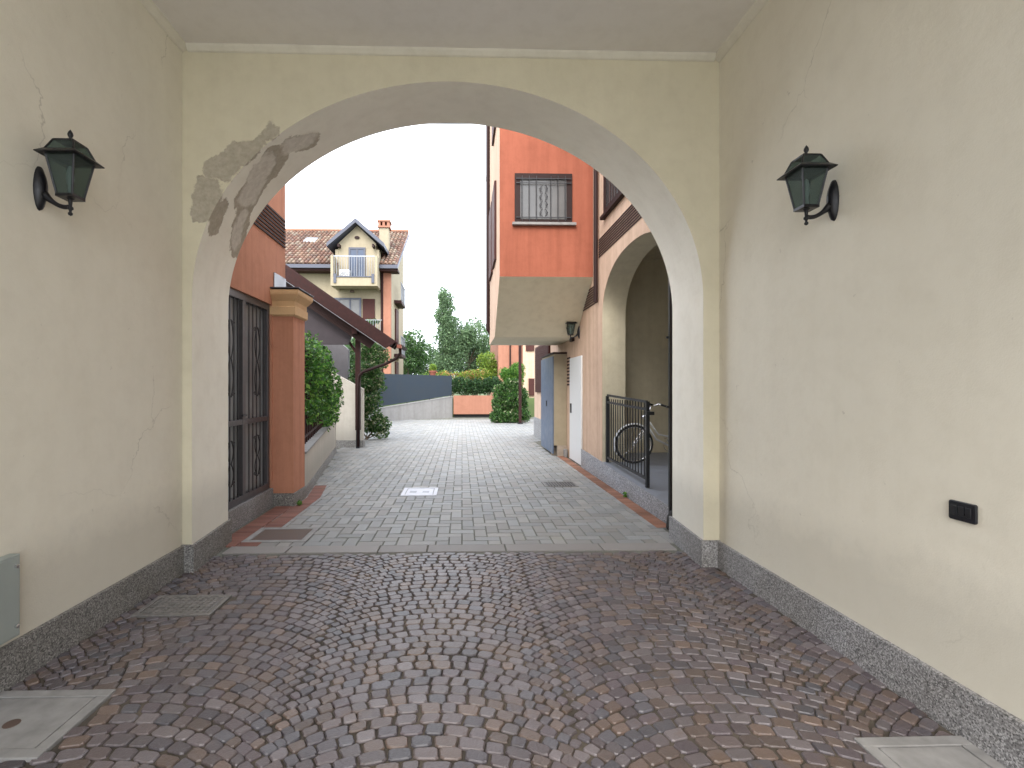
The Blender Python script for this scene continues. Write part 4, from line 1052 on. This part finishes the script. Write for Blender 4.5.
# bicycle, frontal behind gate
def bicycle(loc, rz):
    t = thing('bicycle', 'bicycle with chrome mudguards parked in the porch behind the iron gate', 'bicycle', loc, rz)
    t.scale = (.87,)*3
    rr = .335
    def circ(cx, r, n=40): return [(cx+r*math.cos(2*PI*k/n), 0, rr+r*math.sin(2*PI*k/n)) for k in range(n)]
    for cx in (0, 1.06):
        tw = MB().tube(circ(cx, .315), .019, 8, True).build('wheel', m_rubber, t, local=True, smooth=True)
        MB().tube(circ(cx, .293), .010, 6, True).build('rim', m_chrome, tw, local=True, smooth=True)
        mb = MB()
        for k in range(24):
            a = 2*PI*k/24; mb.tube([(cx+.02*math.cos(a+1.2), (-1)**k*.03, rr+.02*math.sin(a+1.2)), (cx+.288*math.cos(a), 0, rr+.288*math.sin(a))], .0016, 4)
        mb.build('spokes', m_chrome, tw, local=True)
        mb = MB().tube([(cx, -.045, rr), (cx, .045, rr)], .018, 10); mb.build('hub', m_chrome, tw, local=True)
        n = 22; vs = []
        for k in range(n+1):
            a = R(15)+R(165)*k/n if cx > .5 else R(60)+R(150)*k/n
            for yy, dr_ in ((-.026, -.012), (0, .006), (.026, -.012)): vs.append((cx+(.355+dr_)*math.cos(a), yy, rr+(.355+dr_)*math.sin(a)))
        MB().add(vs, [(3*k+j, 3*k+j+1, 3*k+4+j, 3*k+3+j) for k in range(n) for j in range(2)]).build('mudguard', m_whitep, t, local=True, smooth=True)
    head_t = (.27, 0, .86); head_b = (.225, 0, .66); bb = (.62, 0, .30); seat_t = (.80, 0, .80); ax = (1.06, 0, rr)
    mb = MB(); mb.tube([head_t, head_b], .02, 8); mb.tube([head_b, (.38, 0, .42), bb], .017, 8); mb.tube([(.24, 0, .75), (.42, 0, .5), (.68, 0, .45)], .015, 8); mb.tube([bb, seat_t], .017, 8)
    for s in (-.03, .03): mb.tube([bb, (ax[0], s, ax[2])], .01, 6); mb.tube([(.78, 0, .74), (ax[0], s, ax[2])], .009, 6)
    mb.build('frame', m_whitep, t, local=True, smooth=True)
    mb = MB()
    for s in (-.04, .04): mb.tube([(.225, s*.6, .66), (.18, s, .6), (.06, s, .42), (0, s, rr)], .012, 6)
    mb.build('fork', m_chrome, t, local=True, smooth=True)
    mb = MB().tube([(.27, 0, .86), (.285, 0, .98)], .012, 8); mb.tube([(.42, -.28, 1.0), (.33, -.25, 1.03), (.285, -.08, .99), (.285, .08, .99), (.33, .25, 1.03), (.42, .28, 1.0)], .011, 8)
    hb = mb.build('handlebar', m_chrome, t, local=True, smooth=True)
    for s in (-1, 1): MB().tube([(.36, s*.262, 1.02), (.45, s*.285, .99)], .017, 8).build('grip', m_rubber, hb, local=True)
    MB().tube([(.80, 0, .80), (.825, 0, .90)], .012, 8).build('seat_post', m_chrome, t, local=True)
    n = 10; vs = []
    for x, wd, z in ((.70, .02, .93), (.74, .03, .935), (.84, .06, .93), (.92, .10, .94), (.97, .09, .95), (.985, .05, .94)):
        for k in range(8): a = 2*PI*k/8; vs.append((x, wd*math.cos(a), z+.025*math.sin(a)))
    MB().add(vs, [(8*i+k, 8*i+(k+1) % 8, 8*i+8+(k+1) % 8, 8*i+8+k) for i in range(5) for k in range(8)]+[tuple(range(8)), tuple(range(40, 48))]).build('saddle', m_rubber, t, local=True, smooth=True)
    mb = MB().tube([(.62+.09*math.cos(2*PI*k/20), .03, .30+.09*math.sin(2*PI*k/20)) for k in range(20)], .006, 5, True)
    mb.tube([(.62, .05, .30), (.70, .06, .16)], .008, 6); mb.tube([(.62, -.05, .30), (.54, -.06, .44)], .008, 6); mb.box(.66, .74, .06, .14, .15, .17); mb.box(.50, .58, -.14, -.06, .43, .45)
    mb.build('crank', m_chrome, t, local=True)
    hl = MB().lathe([(.04, 0), (.045, .02), (.02, .06)], 0, 0, 0, 12).build('headlamp', m_chrome, t, local=True)
    hl.location = (.20, 0, .80); hl.rotation_euler = (0, -PI/2, 0)
    return t
bicycle((2.57, 7.40, .27), 0)

# utility cabinet
ub = thing('utility_cabinet', 'tall cream utility cabinet with grey-blue metal door on its lane side under the bay', 'cabinet', (2.1, 10.9, 0))
MB().box(1.885, RX-.002, 10.2, 11.75, .22, 2.10).build('body', m_house, ub, bevel=.004)
MB().box(1.855, RX-.002, 10.18, 11.77, 2.101, 2.135).build('top_slab', m_frame, ub)
MB().box(RX-.2, RX-.002, 10.19, 11.76, -.02, .219).build('base', m_stone, ub)
dr_ = MB().box(1.86, 1.884, 10.22, 11.73, .05, 2.05).build('door', m_bluegrey, ub, bevel=.003)
MB().box(1.845, 1.859, 10.9, 10.94, 1.0, 1.12).build('handle', m_iron, dr_)
# widen visible front: pier to the right of the cabinet front
t = thing('stone_block', 'rough brown stone block at the foot of the cream cabinet', 'stone', (1.95, 10.08, 0))
mb = MB(); vs = []
for z, s_ in ((0, 1), (.12, 1.02), (.18, .85)):
    for a, b_ in ((-.09, -.07), (.09, -.08), (.10, .06), (-.08, .07)): vs.append((1.95+a*s_+random.uniform(-.01, .01), 10.44+b_*s_, z-.005))
mb.add(vs, [(l*4+j, l*4+(j+1) % 4, l*4+4+(j+1) % 4, l*4+4+j) for l in range(2) for j in range(4)]+[(8, 9, 10, 11)])
mb.build('block', m_stone, t, bevel=.012)
t = thing('stone_block', 'paler pinkish stone block beside the brown one at the foot of the cabinet', 'stone', (2.1, 10.09, 0))
mb = MB(); vs = [(x+random.uniform(-.01, .01), y, z) for z in (-.005, .16) for x, y in ((2.07, 10.02), (2.13, 10.02), (2.13, 10.16), (2.065, 10.16))]
mb.add(vs, [(0,1,5,4), (1,2,6,5), (2,3,7,6), (3,0,4,7), (4,5,6,7)]); mb.build('block', m_conc, t, bevel=.012)

# far pink house + post + right bush
fh = thing('far_terracotta_house', 'distant salmon house seen below the projecting bay', 'house', (2.5, 27, 0))
MB().box(1.93, 3.2, 26.5, 34, 0, 5.4).build('wall', m_terraf, fh)
MB().box(3.21, 6, 26.2, 34, 0, 5.4).build('wall', m_pinkp, fh)
MB().tube([(2.55, 26.42, 5.3), (2.55, 26.42, .1)], .045, 6).build('downpipe', m_frame, fh)
MB().box(3.35, 3.8, 26.12, 26.198, 3.35, 5.2).build('shutter', m_shut, fh)
MB().box(3.5, 3.8, 26.12, 26.198, 1.0, 1.9).build('shutter', m_shut, fh)
MB().box(1.93, 6.2, 25.9, 34.3, 5.4, 5.6).build('roof', m_frame, fh)
t = thing('brown_post', 'tall thin brown post beside the ivy bush at the end of the building', 'post', (2.27, 19.5, 0))
MB().box(2.21, 2.32, 19.4, 19.5, 0, 3.9).build('shaft', m_brown, t); MB().box(2.17, 2.36, 19.36, 19.54, -.01, .04).build('base_plate', m_iron, t)
MB().box(2.19, 2.34, 19.38, 19.52, 3.901, 3.95).build('cap', m_iron, t)
t = thing('stone_planter', 'low brown stone planter almost hidden under the ivy bush', 'planter', (1.75, 20.6, 0))
MB().box(1.35, 2.6, 20.3, 20.9, -.01, .38).build('trough', m_stone, t, bevel=.02)
MB().box(1.42, 2.53, 20.37, 20.83, .381, .40).build('soil', m_rubber, t)
bl = subblobs(2.0, 20.1, 1.12, .72, .3, .68, 30, .42)+subblobs(1.4, 20.05, .62, .2, .25, .6, 12, .6)+subblobs(2.3, 20.05, .7, .4, .25, .35, 10, .5)
plant('ivy_bush', 'dense mid green ivy bush at the end of the lane below the bay', 'bush', (1.75, 20.6, .38), bl+[(x, 20.0, rng.uniform(.2, .5), .22, .2, .25) for x in np.linspace(1.3, 2.55, 9)], 14000, .10, GREEN+VARI, stems=5, zbase=.3)
plant('bamboo_bush', 'feathery bright green bush rising behind the ivy bush', 'bush', (2.0, 21.4, 0), subblobs(2.15, 21.4, 1.85, .7, .35, .6, 16, .42), 4500, .13, BRIGHT, stems=6, asp=.25)

# cable across the lane near the arch top
t = MB().tube([(-1.15, 9.5, 6.42), (.50, 9.5, 6.44)], .018, 6); 
o = t.build('cable', m_iron); tag(o, 'thin dark cable crossing the sky at the top of the arch', 'cable')
o2 = None
# little weeds at the kerbs
for (x, y, lab) in ((2.09, 6.35, 'tiny weed sprouting at the foot of the right porch kerb'), (-1.93, 6.0, 'tiny weed sprouting at the foot of the terracotta pillar')):
    o = leaves(40, blob_fn([(x, y, .03, .03, .04, .035)], .1), .035, BRIGHT).build('weed', m_leaf, None, col=True); tag(o, lab, 'weed')

# fallen leaves gathered along the foot of the planter wall and the right kerb
def litter():
    if rng.random() < .65:
        y = rng.uniform(6.5, 11.5); return (-2.0-(y-6.42)*.165+abs(rng.normal(0, .13))+.03, y, .012)
    y = rng.uniform(5.2, 10); return (2.05-abs(rng.normal(0, .12)), y, .012)
lit = leaves(130, litter, .035, [(.16, .10, .04), (.10, .06, .03), (.14, .15, .04)])
lit.v = [(v[0], v[1], .006+abs(v[2]-.012)*.25) for v in lit.v]
o = lit.build('leaf_litter', m_leaf, None, col=True); tag(o, 'small fallen leaves scattered along the edges of the grey pavers', 'leaf litter', None, 'stuff')
